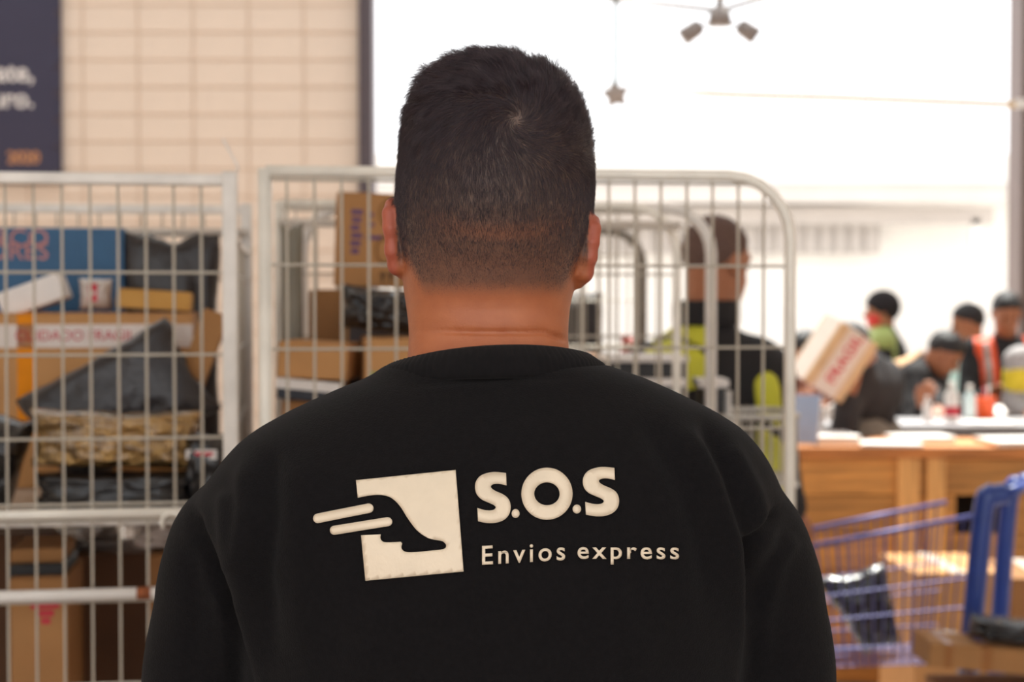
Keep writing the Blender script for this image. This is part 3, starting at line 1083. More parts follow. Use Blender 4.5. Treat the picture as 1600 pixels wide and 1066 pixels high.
# ---- trousers and shoes (below the picture's edge)
M_JEAN = mat('dark_blue_denim', '#232a3a', rough=0.85, var=0.2, scale=120)
M_SHOE = mat('black_shoe_leather', '#1a1818', rough=0.5, var=0.1)
hip = Vector((xof(775), 1.32, 0.98))
leg_f = [union([capsule(hip + Vector((-0.07, 0, 0)), hip + Vector((0.07, 0, 0)), 0.13, 0.13)] +
               chain([hip + Vector((s * 0.09, 0, 0)), Vector((hip.x + s * 0.12, 1.31, 0.5)), Vector((hip.x + s * 0.13, 1.30, 0.10))], [0.105, 0.075, 0.062]), 0.03) for s in (-1, 1)]
tv, tf = grid_eval(union(leg_f, 0.01), (hip.x - 0.27, 1.14, 0.03), (hip.x + 0.27, 1.50, 1.14), 0.012)
link('trousers', np_mesh('trousers', tv - man_off, tf), M_JEAN, man)
def shoe(parent, x, y, ang, off, m):
    d = Vector((math.sin(ang), math.cos(ang), 0))
    a = Vector((x, y, 0.055)) - d * 0.05
    b = Vector((x, y, 0.045)) + d * 0.15
    base = union([capsule(a, b, 0.052, 0.042, (0.85, 1, 1)), capsule(a, a + Vector((0, 0, 0.06)), 0.05, 0.046)], 0.03)
    f = lambda X, Y, Z: np.maximum(base(X, Y, Z), 0.004 - Z)
    v, q = grid_eval(f, (x - 0.25, y - 0.25, -0.01), (x + 0.25, y + 0.28, 0.18), 0.010)
    return link('shoe', np_mesh('shoe', v - np.array(off), q), m, parent)
for s in (-1, 1):
    shoe(man, hip.x + s * 0.13, 1.31, s * 0.15, man_off, M_SHOE)

# ================================================================ ROLL CAGES
def castor(parent, x, y):
    M_TYRE = mat('grey_castor_rubber', '#4a4744', rough=0.7, var=0.1)
    w = link('castor', tube_mesh('castor', [(x - 0.016, y, 0.055), (x + 0.016, y, 0.055)], 0.055, 16), M_TYRE, parent)
    box('castor_fork', (x - 0.024, y - 0.02, 0.06), (x + 0.024, y + 0.02, 0.125), GALV, parent)

def cage(label, right_front, width, depth, yaw, H, tube_m=GALV, wire_m=GALVW, tr=0.0095, rounded=True, square_left=False,
         wires=0.0438, hz=None, front=True, rear=True, sides=True, shelf=None, rear_frame=True):
    """a wire-sided roll cage; local origin at the front right corner, -x to the left, +y to the rear"""
    o = tag(empty('roll_cage', (right_front[0], right_front[1], 0), yaw), label, 'roll cage')
    W, D = width, depth
    z0 = 0.17
    rad = 0.105
    def frame(y, name):
        if rounded:
            pts = round_rect_path(-W, 0, z0, H, rad, y)
            if square_left:
                pts = [Vector((-W, y, H))] + [p for p in pts if p.x > -W + rad * 1.01]
                tube(name, pts, tr, tube_m, o, 10)
                tube('post', [(-W - 0.001, y, z0), (-W - 0.001, y, H + 0.004)], tr * 1.12, ZINC, o, 10)
            else:
                tube(name, pts, tr, tube_m, o, 10)
        else:
            box('top_rail', (-W, y - tr, H - 2 * tr), (0, y + tr, H), tube_m, o, 0.004)
            for x in (-W, 0):
                box('post', (x - tr * 1.3, y - tr * 1.3, z0), (x + tr * 1.3, y + tr * 1.3, H + 0.004), tube_m, o, 0.003)
    frame(0, 'front_frame')
    if rear_frame:
        frame(D, 'rear_frame')
    hz = hz or []
    n = int((W - 0.02) / wires)
    for y, on in ((0.0, front), (D, rear)):
        if not on:
            continue
        for k in range(1, n + 1):
            x = -k * wires - 0.002
            if x < -W + 0.015:
                break
            ztop = H - tr
            edge = min(-x, W + x)
            if rounded and edge < rad and not (square_left and W + x < rad):
                ztop = H - rad + math.sqrt(max(rad * rad - (rad - edge) ** 2, 0)) - tr
            wire(o, (x, y, z0), (x, y, ztop), 0.0024, wire_m)
        for z in hz:
            ins = rad - math.sqrt(max(rad * rad - max(0.0, z - (H - rad)) ** 2, 0.0)) if rounded else 0.0
            wire(o, (-W + (0 if square_left else ins), y, z), (-ins, y, z), 0.0026, wire_m)
    if sides:
        for x in (0.0, -W):
            for k in range(1, int(D / 0.09) + 1):
                yy = k * 0.09
                if yy < D - 0.02:
                    wire(o, (x, yy, z0), (x, yy, H - 0.10), 0.0024, wire_m)
            for z in hz[:9]:
                wire(o, (x, 0, z), (x, D, z), 0.0024, wire_m)
            tube('side_rail', [(x, 0, H - 0.10), (x, D, H - 0.10)], tr * 0.8, tube_m, o, 8)
    box('base', (-W, 0, 0.13), (0, D, z0), tube_m, o, 0.006)
    for x in (-W + 0.09, -0.09):
        for y in (0.09, D - 0.09):
            castor(o, x, y)
    if shelf:
        box('shelf', (-W + 0.01, 0.02, shelf - 0.012), (-0.01, D - 0.02, shelf), tube_m, o, 0.003)
    return o

# ---- the loaded cage at the left
YAW_A = math.radians(8.0)
HZ_A = [1.6 - (py - 470) / F_PX * 2.47 for py in (426, 555, 686, 789, 815, 942)] + [0.98, 0.85, 0.72, 0.59, 0.46, 0.33]
cage_a = cage('grey wire roll cage heaped with bags and boxes in front of the navy banner', (P(360, 500, 2.5).x, 2.5), 0.90, 0.83, YAW_A, 1.805,
              rounded=False, hz=HZ_A, shelf=1.245, tr=0.0095, sides=True)
z803 = 1.6 - (803 - 470) / F_PX * 2.47; z929 = 1.6 - (929 - 470) / F_PX * 2.47
tube('shelf_edge', [(-0.90, -0.006, z803), (0, -0.006, z803)], 0.0085, ZINC, cage_a)
gate_bar = tube('gate_bar', [(-0.90, -0.012, z929), (0, -0.012, z929)], 0.0100, WHITEP, cage_a)
tube('rust_patch', [(-0.150, -0.012, z929), (-0.128, -0.012, z929)], 0.0103, RUST, gate_bar)
tube('hook', [Vector((-0.095 + 0.016 * math.cos(t), -0.014, z803 - 0.016 + 0.016 * math.sin(t))) for t in [i * math.pi / 5 for i in range(7)]], 0.003, ZINC, cage_a, 6)
# the upper bar and number plates on the far side
tube('rear_bar', [(-0.90, 0.80, 1.745), (0, 0.80, 1.745)], 0.010, GALV, cage_a)
for xx in (-0.405, -0.325):
    box('plate', (xx - 0.034, 0.775, 1.685), (xx + 0.034, 0.785, 1.735), WHITEP, cage_a, 0.003)
# loose plastic tie on the corner
tube('cable_tie', catmull([(0.0, 0.02, 1.80), (0.012, 0.03, 1.815), (0.004, 0.03, 1.835), (-0.012, 0.03, 1.865)], 4), 0.0018, WHITEP, cage_a, 5)

# ---- the wide cage behind the man
YAW_B = math.radians(7.0)
HZ_B = [1.6 - (py - 470) / F_PX * 2.47 for py in (281, 414, 546, 678)] + [1.25, 1.11, 0.97, 0.84, 0.70, 0.56, 0.43]
B_R = Vector((0.466, 2.576))
cage_b = cage('wide roll cage with rounded corner standing behind the man in the sweatshirt', (B_R.x, B_R.y), 0.868, 0.83, YAW_B, 1.808,
              tube_m=ZINC, rounded=True, square_left=True, hz=HZ_B, tr=0.0098, sides=False)
tube('rear_bar', [(-0.868, 0.80, 1.765), (0, 0.80, 1.765)], 0.0095, GALV, cage_b)

# ---- the white-framed cage behind it and an emptier one further back
HZ_C = [1.74, 1.60, 1.46, 1.32, 1.18, 1.04, 0.90, 0.76]
cage_c = cage('shallow roll cage with a white tubular frame behind the wide cage', (P(1111, 400, 3.60).x, 3.60), 0.95, 0.36, math.radians(4), 1.815,
              tube_m=WHITEP, hz=[], tr=0.0135, front=False, rear=False, sides=False, rear_frame=False)
cage_d = cage('backlit grey roll cage furthest from the man', (P(1004, 400, 4.75).x, 4.75), 0.92, 0.5, math.radians(3), 1.815,
              tube_m=mat('dull_grey_tube', '#8c847a', rough=0.5, metal=0.3, var=0.1), hz=HZ_C, tr=0.0145, sides=False, rear=False, rear_frame=False)

# ================================================================ PARCELS
def parcel(name, label, cat, lo_px, hi_px, Y, depth, m, yaw=0.0, roll=0.0, pitch=0.0, z0=None, tapes=(), prints=(), flaps=True, group=None, bevel=0.003):
    """a box whose front face spans the photo rectangle lo_px..hi_px at depth Y; z0 sets its underside instead"""
    a = P(lo_px[0], lo_px[1], Y); b = P(hi_px[0], hi_px[1], Y)
    w = b.x - a.x
    top, bot = a.z, (b.z if z0 is None else z0)
    h = top - bot
    c = Vector(((a.x + b.x) / 2, Y + depth / 2, (top + bot) / 2))
    o = link(name, box_mesh(name, w, depth, h, bevel), m)
    o.location = c
    o.rotation_euler = (pitch, roll, yaw)
    tag(o, label, cat, group)
    if flaps:
        fm = box_mesh('flap', w - 0.004, depth / 2 - 0.0015, 0.003, 0.001, seg=1)
        fm.materials.append(m)
        for s in (-1, 1):
            f = link('flap', fm, None, o, (0, s * depth / 4, h / 2 + 0.0015))
    for (kind, u0, v0, u1, v1, tm) in tapes:        # fractions of the front face, or of the top
        if kind == 'front':
            box('tape', (-w / 2 + u0 * w, -depth / 2 - 0.0012, h / 2 - v1 * h), (-w / 2 + u1 * w, -depth / 2 + 0.001, h / 2 - v0 * h), tm, o)
        else:
            box('tape', (-w / 2 + u0 * w, -depth / 2 + v0 * depth, h / 2 + 0.002), (-w / 2 + u1 * w, -depth / 2 + v1 * depth, h / 2 + 0.0042), tm, o)
    for (s, u, v, size, tm, rz) in prints:
        me = text_mesh('lettering', s, size, 0.0, thick=0.0005)
        me.materials.clear(); me.materials.append(tm)
        t = link('lettering', me, None, o, (-w / 2 + u * w, -depth / 2 - 0.0016, h / 2 - v * h))
        t.rotation_euler = (math.pi / 2, rz, 0)
    return o

def bag(name, label, cat, center, dims, m, rot=(0, 0, 0), seed=0, lump=0.12, square=3.0, res=26, crumple=0.05, group=None, drop=None, taper=0.0, shear=0.0):
    """a soft filled plastic bag: a pillow with pinched seams, creases and lumps"""
    n = res
    verts, faces = [], []
    rg = Vector((seed * 7.3, seed * 3.1, seed * 1.7))
    def sheet(s):
        for i in range(n + 1):
            for j in range(n + 1):
                u = -1 + 2 * i / n; v = -1 + 2 * j / n
                e = max(0.0, (1 - abs(u) ** square) * (1 - abs(v) ** square)) ** 0.55
                q = Vector((u, v, s * 0.7)) + rg
                th = e * (1 + lump * 2.2 * noise.noise(q * 1.7)) + crumple * 1.3 * min(1, e * 3) * noise.noise(q * 4.3) + crumple * 0.8 * min(1, e * 2 + 0.15) * noise.ridged_multi_fractal(q * 2.3, 1, 2, 3, 1, 2) * 0.4
                pull = 1 - 0.08 * (1 - abs(u)) * abs(v) ** 4
                pull2 = 1 - 0.08 * (1 - abs(v)) * abs(u) ** 4
                edge = 0.06 * noise.noise(Vector((u * 3, v * 3, 5)) + rg) * max(abs(u), abs(v)) ** 6
                verts.append(Vector((u * pull2 * (1 + edge), s * th, v * pull * (1 + edge))))
    sheet(-1); sheet(1)
    N1 = (n + 1) * (n + 1)
    for i in range(n):
        for j in range(n):
            a = i * (n + 1) + j
            q = (a, a + n + 1, a + n + 2, a + 1)
            faces.append(q)
            faces.append(tuple(reversed([x + N1 for x in q])))
    ring = [(0, j) for j in range(n)] + [(i, n) for i in range(n)] + [(n, j) for j in range(n, 0, -1)] + [(i, 0) for i in range(n, 0, -1)]
    ids = [i * (n + 1) + j for i, j in ring]
    for k in range(len(ids)):
        a, b = ids[k], ids[(k + 1) % len(ids)]
        faces.append((a, b, b + N1, a + N1))
    for v in verts:
        lowv = (1 - v.z) / 2
        v.x = v.x * (1 - taper * lowv) + shear * lowv
    dx, dy, dz = dims[0] / 2, dims[1] / 2, dims[2] / 2
    vs = [Vector((v.x * dx, v.y * dy + (0.0008 if i >= N1 else -0.0008), v.z * dz)) for i, v in enumerate(verts)]
    R = (Matrix.Rotation(rot[2], 3, 'Z') @ Matrix.Rotation(rot[1], 3, 'Y') @ Matrix.Rotation(rot[0], 3, 'X'))
    vs = [R @ v for v in vs]
    me = np_mesh(name, vs, faces)
    bm = bmesh.new(); bm.from_mesh(me); bmesh.ops.recalc_face_normals(bm, faces=bm.faces[:]); bm.to_mesh(me); bm.free()
    o = link(name, me, m)
    c = Vector(center)
    if drop is not None:                      # let it lie on that height
        c.z = drop - min(v.z for v in vs)
    o.location = c
    return tag(o, label, cat, group)

SH = 1.246   # top of the shelf in the left-hand cage
# --- upper level of the loaded cage
bx = parcel('cardboard_box', 'cardboard box with white and red warning tape and an orange strip in the loaded cage', 'box', (-40, 492), (288, 760), 2.90, 0.19, KRAFT2, yaw=YAW_A, z0=SH,
       tapes=[('front', 0.0, 0.055, 1.0, 0.19, WHITETAPE), ('front', 0.18, 0.0, 0.255, 0.70, ORANGETAPE), ('top', 0.18, 0.0, 0.255, 1.0, ORANGETAPE)],
       prints=[('CUIDADO FRAGIL', 0.45, 0.122, 0.027, RED, 0)])
TOPBX = P(0, 492, 2.90).z + 0.006
parcel('blue_carton', 'blue carton with pink lettering at the back of the loaded cage', 'box', (-60, 356), (188, 430), 3.145, 0.05, mat('blue_board', '#2d5a80', rough=0.6, var=0.08), yaw=YAW_A, z0=SH,
       prints=[('BARCO', 0.27, 0.047, 0.052, mat('pink_print', '#c0827c', rough=0.6), 0), ('FLORES', 0.27, 0.098, 0.052, MATS['pink_print'], 0)], flaps=False)
bag('black_bag', 'tall shiny black bag behind the yellow kraft box in the loaded cage', 'bag', P(268, 430, 3.20), (0.20, 0.09, 0.50), BLACKPL2, rot=(0, 0, YAW_A), seed=3, lump=0.15, crumple=0.16, drop=SH)
parcel('kraft_box', 'slim yellow kraft box lying on the warning-taped box', 'box', (176, 456), (290, 497), 2.93, 0.11, mat('yellow_kraft_board', '#c4924a', rough=0.8, var=0.06), yaw=YAW_A + 0.02, roll=0.06, z0=TOPBX + 0.004, flaps=True)
w1 = parcel('white_parcel', 'white parcel tilted on top of the warning-taped box', 'parcel', (-8, 448), (92, 490), 2.92, 0.10, WHITEPAPER, yaw=YAW_A, roll=-0.36, flaps=False, bevel=0.006)
w1.location.z += 0.008
pk = bag('plastic_packet', 'milky plastic packet with a red mark on the warning-taped box', 'packet', P(150, 468, 2.97), (0.062, 0.05, 0.062), CLEARPL, rot=(0, 0, YAW_A), seed=5, crumple=0.12, drop=TOPBX + 0.002, res=14)
box('red_label', (-0.006, -0.030, -0.014), (0.010, -0.027, 0.020), RED, pk)
parcel('cardboard_box', 'small tilted cardboard box wedged at the right end of the loaded cage', 'box', (286, 486), (328, 640), 2.81, 0.06, KRAFT, yaw=YAW_A, roll=0.36, flaps=True)
bag('black_mailer', 'large diamond-tilted black plastic mailer leaning in the loaded cage', 'bag', P(186, 632, 2.755), (0.305, 0.072, 0.195), BLACKPL2, rot=(-0.05, math.radians(-30), YAW_A), seed=11, square=5, lump=0.10, crumple=0.10)
bag('wrapped_parcel', 'gold paper parcel wrapped in shiny clear film in the loaded cage', 'parcel', P(182, 686, 2.615), (0.285, 0.085, 0.100), GOLDPL, rot=(0, math.radians(1.5), YAW_A), seed=21, square=5, lump=0.08, crumple=0.16, res=34)
b5 = bag('black_bag', 'long black bag lying flat on the shelf under the gold parcel', 'bag', P(182, 757, 2.605), (0.27, 0.10, 0.064), BLACKPL, rot=(0, 0, YAW_A), seed=31, square=6, crumple=0.10, drop=SH)
bag('black_bag', 'small black bag with an orange corner at the left edge of the picture', 'bag', P(-2, 690, 2.60), (0.085, 0.12, 0.155), BLACKPL, rot=(0, 0.3, YAW_A), seed=37, square=4, crumple=0.12, drop=SH)
pr = bag('black_bag', 'black bag with a white and red shipping label beside the gold parcel', 'bag', P(322, 722, 2.64), (0.075, 0.10, 0.125), BLACKPL, rot=(0, 0.1, YAW_A), seed=41, square=4, crumple=0.10, drop=SH)
box('shipping_label', (-0.024, -0.0505, 0.018), (0.028, -0.0485, 0.034), WHITEPAPER, pr)
box('label_stripe', (-0.015, -0.0512, 0.024), (0.022, -0.0500, 0.030), RED, pr)
# --- lower level of the loaded cage
BASE = 0.172
parcel('cardboard_box', 'brown cardboard box with a red stamp on the bottom of the loaded cage', 'box', (4, 905), (92, 1066), 2.62, 0.20, KRAFT, yaw=YAW_A, z0=BASE,
       tapes=[('front', 0.36, 0.044, 0.86, 0.054, RED), ('front', 0.50, 0.057, 0.76, 0.068, RED), ('front', 0.54, 0.071, 0.70, 0.082, RED)])
o_ = parcel('black_carton', 'flat black carton on top of the stamped brown box', 'box', (6, 882), (90, 904), 2.64, 0.16, BLACKBOX, yaw=YAW_A, flaps=False)
parcel('cardboard_box', 'low kraft box on the black carton under the cage shelf', 'box', (8, 858), (88, 881), 2.66, 0.15, KRAFT, yaw=YAW_A, flaps=False)
parcel('cardboard_box', 'dark brown carton deep in the lower half of the loaded cage', 'box', (106, 868), (222, 1000), 2.98, 0.20, KRAFTD, yaw=YAW_A, z0=BASE)
parcel('cardboard_box', 'narrow brown carton in the lower half beside the sleeve', 'box', (218, 868), (300, 1000), 2.78, 0.26, KRAFT3, yaw=YAW_A, z0=BASE)
parcel('cardboard_box', 'dark carton at the far left bottom behind the stamped brown box', 'box', (-120, 840), (104, 1000), 2.98, 0.16, KRAFTD, yaw=YAW_A, z0=BASE)
bag('grey_bag', 'dark grey bag lying on the deep dark brown carton', 'bag', P(140, 845, 3.06), (0.14, 0.12, 0.06), SILVERPL, rot=(0, 0, YAW_A), seed=51, crumple=0.12, drop=P(0, 868, 2.98).z + 0.014)
bag('clear_bag', 'crumpled milky bag lying on the narrow brown carton', 'bag', P(250, 848, 2.84), (0.10, 0.12, 0.055), CLEARPL, rot=(0, 0, YAW_A), seed=53, crumple=0.14, drop=P(0, 868, 2.78).z + 0.006)

# --- in the wide cage, left of the man's head
st = parcel('cardboard_box', 'tall brown carton under the white packet in the wide cage', 'box', (432, 628), (545, 1000), 2.80, 0.16, KRAFT3, yaw=YAW_B, z0=BASE)
zt = P(0, 628, 2.80).z + 0.006
wp = parcel('white_packet', 'white-topped dark packet between two boxes in the wide cage', 'packet', (424, 600), (517, 627), 2.79, 0.18, mat('navy_board', '#20232e', rough=0.5, var=0.1), yaw=YAW_B, roll=0.10, flaps=False)
ww = wp.dimensions
box('white_sheet', (-ww.x / 2 - 0.004, -ww.y / 2 - 0.004, ww.z / 2 - 0.012), (ww.x / 2 + 0.004, ww.y / 2, ww.z / 2 + 0.006), WHITEPAPER, wp)
parcel('cardboard_box', 'small clean kraft box resting on the white-topped packet', 'box', (437, 538), (548, 592), 2.80, 0.15, KRAFT2, yaw=YAW_B - 0.2, roll=0.05, flaps=True)
parcel('cardboard_box', 'pale cardboard box with a green stripe near the man\'s neck', 'box', (556, 532), (690, 640), 2.80, 0.26, KRAFT2, yaw=YAW_B, z0=BASE,
       tapes=[('front', 0.05, 0.042, 0.9, 0.052, mat('green_print', '#8a9a58', rough=0.7)), ])
parcel('cardboard_box', 'upright brown carton standing behind the small kraft box', 'box', (476, 455), (530, 600), 3.06, 0.14, KRAFT3, yaw=YAW_B, z0=BASE)
parcel('dark_carton', 'charcoal carton with a raw cardboard rim under the purple-printed box', 'box', (532, 458), (700, 540), 3.06, 0.17, mat('charcoal_board', '#4b4446', rough=0.6, var=0.1), yaw=YAW_B, z0=BASE,
       tapes=[('front', 0.0, 0.0, 1.0, 0.004, KRAFT2), ('front', 0.0, 0.0, 0.03, 0.2, KRAFT2)], flaps=False)
bag('black_bag', 'crumpled black bag on the green-striped box beside the man\'s neck', 'bag', P(596, 500, 2.93), (0.155, 0.10, 0.085), BLACKPL, rot=(0, 0.1, YAW_B), seed=61, square=3, crumple=0.2, drop=P(0, 532, 2.80).z + 0.006)
pp = parcel('cardboard_box', 'tall brown box with purple lettering leaning beside the man\'s ear', 'box', (518, 304), (634, 448), 3.08, 0.13, KRAFT, yaw=YAW_B, roll=0.035,
       tapes=[('front', 0.20 + 0.012 * (k % 2), 0.17 + 0.085 * k, 0.36 - 0.02 * (k % 3), 0.225 + 0.085 * k, PURPLE) for k in range(6)]
             + [('front', 0.42, 0.20, 0.50, 0.245, PURPLE), ('front', 0.42, 0.31, 0.52, 0.345, PURPLE), ('front', 0.42, 0.445, 0.64, 0.49, PURPLE)], flaps=True)
for cx, cz in ((0.030, 0.055), (0.026, -0.018)):
    tube('oval_mark', [(cx + 0.018 * math.cos(t), -0.0665, cz + 0.026 * math.sin(t)) for t in [i * math.pi / 12 for i in range(24)]], 0.0018, mat('brown_print', '#7d5526', rough=0.8), pp, 5, True)
for k in (0, 1):
    x = 0.022 + 0.016 * k
    tube('arrow_mark', [(x, -0.0662, -0.082), (x, -0.0662, -0.066)], 0.002, INK, pp, 5)
    tube('arrow_head', [(x - 0.006, -0.0662, -0.069), (x, -0.0662, -0.062), (x + 0.006, -0.0662, -0.069)], 0.0015, INK, pp, 5)
bag('grey_roll', 'tall olive-grey wrapped roll at the rear post of the wide cage', 'roll', P(456, 440, 3.02), (0.045, 0.045, 0.33), mat('olive_grey_wrap', '#7d7668', rough=0.5, var=0.15, bump=0.3, scale=10), rot=(0, 0, YAW_B), seed=71, square=4, drop=P(0, 620, 2.99).z + 0.006)
parcel('cardboard_box', 'dim carton that carries the olive-grey roll in the wide cage', 'box', (440, 620), (472, 700), 2.99, 0.06, KRAFTD, yaw=YAW_B, z0=BASE)

# --- in the white-framed cage, right of the man's neck
CB = 0.172
dk = parcel('black_crate', 'black crate with a white lid seen over the man\'s shoulder', 'crate', (948, 566), (1070, 700), 3.66, 0.24, BLACKBOX, z0=CB, yaw=0.06, flaps=False)
dd = dk.dimensions
box('white_lid', (-dd.x / 2 - 0.006, -dd.y / 2 - 0.006, dd.z / 2), (dd.x / 2 + 0.002, dd.y / 2, dd.z / 2 + 0.014), WHITEPAPER, dk, 0.003)
d2 = parcel('black_crate', 'lower black crate with a white lid in front of the taller one', 'crate', (1010, 604), (1062, 800), 3.62, 0.035, BLACKBOX, z0=CB, yaw=0.06, flaps=False)
dd = d2.dimensions
box('white_lid', (-dd.x / 2 - 0.012, -dd.y / 2 - 0.01, dd.z / 2), (dd.x / 2 + 0.012, dd.y / 2, dd.z / 2 + 0.018), WHITEPAPER, d2, 0.003)
bag('dark_hood', 'dark grey sack heaped in the back cage by the man\'s collar', 'sack', P(905, 520, 4.95), (0.16, 0.14, 0.2), mat('dark_grey_cloth', '#3c393b', rough=0.85, var=0.15), seed=81, square=2.2, drop=P(0, 560, 4.90).z + 0.012)
parcel('cardboard_box', 'tall carton under the dark grey sack in the back cage', 'box', (850, 560), (945, 700), 4.90, 0.3, KRAFT3, z0=CB)
bag('red_bag', 'small red bag beside the hi-vis jacket in the back cage', 'bag', P(984, 546, 4.95), (0.06, 0.06, 0.07), mat('red_plastic', '#c4463c', rough=0.4, var=0.1), seed=83, square=2.5, drop=1.42)
parcel('cardboard_box', 'second tall carton under the small red bag in the back cage', 'box', (950, 563), (1000, 700), 4.90, 0.3, KRAFT3, z0=CB, flaps=False)

# --- tall trolley with a wire basket at the right of the wide cage
GREYW = mat('pale_chrome_wire', '#b9b3aa', rough=0.35, metal=0.5, var=0.1)
tx0, tx1, ty0, ty1 = 0.470, 0.690, 3.66, 3.92
ztb = P(0, 652, 3.66).z
tr_ = tag(empty('basket_trolley', ((tx0 + tx1) / 2, (ty0 + ty1) / 2, 0)), 'tall chrome wire basket trolley in front of the hi-vis jacket', 'trolley')
def T(x, y, z):
    return Vector((x, y, z)) - tr_.location
def rrect(x0, x1, y0, y1, z, r=0.05, n=5):
    pts = []
    for cx, cy, a0 in ((x1 - r, y1 - r, 0), (x0 + r, y1 - r, 90), (x0 + r, y0 + r, 180), (x1 - r, y0 + r, 270)):
        for k in range(n + 1):
            a = math.radians(a0 + 90 * k / n)
            pts.append((cx + r * math.cos(a), cy + r * math.sin(a), z))
    return pts
for i, z in enumerate((ztb, ztb - 0.008, ztb - 0.16)):
    if i == 1:
        continue
    tube('rim' if i == 0 else 'lower_rim', [T(*p) for p in rrect(tx0, tx1, ty0, ty1, z)], 0.0075 if i == 0 else 0.004, GREYW, tr_, 8, True)
pr_ = rrect(tx0, tx1, ty0, ty1, 0, n=3)
for k in range(len(pr_)):
    a = Vector(pr_[k]); b = Vector(pr_[(k + 1) % len(pr_)])
    m_ = max(1, round((b - a).length / 0.024))
    for j in range(m_):
        q = a.lerp(b, j / m_)
        wire(tr_, T(q.x, q.y, ztb - 0.16), T(q.x, q.y, ztb), 0.0022, GREYW)
box('tray', T(tx0 + 0.003, ty0 + 0.003, ztb - 0.168), T(tx1 - 0.003, ty1 - 0.003, ztb - 0.160), GALV, tr_)
for x in (tx0 + 0.02, tx1 - 0.02):
    for y in (ty0 + 0.02, ty1 - 0.02):
        tube('leg', [T(x, y, 0.0), T(x, y, ztb - 0.16)], 0.011, GALV, tr_, 8)
d3 = parcel('scanner_box', 'black box with a white rim standing in the wire basket', 'box', (1098, 606), (1132, 700), 3.70, 0.12, BLACKBOX, z0=ztb - 0.159, flaps=False)
dd = d3.dimensions
box('white_rim', (-dd.x / 2 - 0.012, -dd.y / 2 - 0.01, dd.z / 2), (dd.x / 2 + 0.01, dd.y / 2, dd.z / 2 + 0.02), WHITEPAPER, d3, 0.004)
def lathe(name, label, cat, base, prof, m, group=None, sides=20):
    verts, faces = [], []
    for r, z in prof:
        for k in range(sides):
            a = 2 * math.pi * k / sides
            verts.append((r * math.cos(a), r * math.sin(a), z))
    for i in range(len(prof) - 1):
        for k in range(sides):
            faces.append((i * sides + k, i * sides + (k + 1) % sides, (i + 1) * sides + (k + 1) % sides, (i + 1) * sides + k))
    faces.append(tuple(reversed(range(sides)))); faces.append(tuple(range((len(prof) - 1) * sides, len(prof) * sides)))
    o = link(name, np_mesh(name, verts, faces), m)
    o.location = base
    return tag(o, label, cat, group) if label else o
bq = P(1137, 650, 3.70)
lathe('spray_bottle', 'slim white bottle beside the black box in the wire basket', 'bottle', (bq.x + 0.012, 3.78, ztb - 0.159), [(0.017, 0), (0.019, 0.01), (0.019, 0.14), (0.010, 0.165), (0.008, 0.20), (0.009, 0.205), (0.009, 0.215)], WHITEP)

# ================================================================ THE COUNTERS
WOODX = wood_mat('honey_pallet_wood', '#bd8646', axis='X')
WOODZ = wood_mat('honey_post_wood', '#c6955a', axis='Z')
WOODT = wood_mat('orange_brown_edge_wood', '#b0703a', axis='X')
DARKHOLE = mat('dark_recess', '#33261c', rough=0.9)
CZ = 1.0
ct = tag(empty('plank_counter', (2.35, 6.5, 0)), 'honey coloured plank counter in front of the standing workers', 'counter')
def cb(name, lo, hi, m, bevel=0.003):
    return box(name, Vector(lo) - ct.location, Vector(hi) - ct.location, m, ct, bevel)
X0, X1, YF, YB = 0.98, 3.9, 6.30, 6.72
for k in range(4):                                     # top boards
    cb('top_plank', (X0 - 0.02, YF - 0.03 + k * 0.115, CZ - 0.045), (X1, YF - 0.03 + k * 0.115 + 0.112, CZ), WOODT)
posts = [X0, P(1402, 700, YF).x, P(1448, 700, YF).x, 2.55, 3.2, X1 - 0.1]
for i, x in enumerate(posts):
    w = 0.09 if i in (1,) else 0.075
    cb('post', (x, YF - 0.012, 0.0), (x + w, YF + 0.05, CZ - 0.045), WOODZ)
rowh = (CZ - 0.045 - 0.02) / 6
rp_ = random.Random(4)
for i in range(len(posts) - 1):
    xa, xb = posts[i] + (0.09 if i == 1 else 0.075), posts[i + 1]
    if xb - xa < 0.03:
        continue
    for k in range(6):
        z = 0.02 + k * rowh
        if i == 2 and k == 4:                            # a hand hole is cut in this board
            cb('front_plank', (xa, YF + 0.012, z), (xa + 0.05, YF + 0.034, z + rowh - 0.006), WOODX)
            cb('front_plank', (xa + 0.24, YF + 0.012, z), (xb, YF + 0.034, z + rowh - 0.006), WOODX)
            continue
        cb('front_plank', (xa, YF + 0.012 + rp_.uniform(-0.004, 0.004), z), (xb, YF + 0.034, z + rowh - rp_.uniform(0.003, 0.008)), WOODX)
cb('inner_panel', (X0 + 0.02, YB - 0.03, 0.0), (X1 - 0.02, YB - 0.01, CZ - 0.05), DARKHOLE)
bc = tag(empty('rear_bench', (2.6, 7.6, 0)), 'grey topped packing bench behind the plank counter', 'bench')
M_BENCH = mat('grey_laminate', '#a9a6a8', rough=0.45, var=0.05)
box('bench_top', Vector((1.0, 7.36, CZ - 0.04)) - bc.location, Vector((4.4, 7.88, CZ)) - bc.location, M_BENCH, bc, 0.004)
for x in (1.05, 2.1, 3.2, 4.3):
    for y in (7.40, 7.86):
        box('bench_leg', Vector((x - 0.03, y - 0.03, 0)) - bc.location, Vector((x + 0.03, y + 0.03, CZ - 0.04)) - bc.location, GALV, bc)
box('bench_shelf', Vector((1.05, 7.40, 0.30)) - bc.location, Vector((4.3, 7.88, 0.33)) - bc.location, M_BENCH, bc)

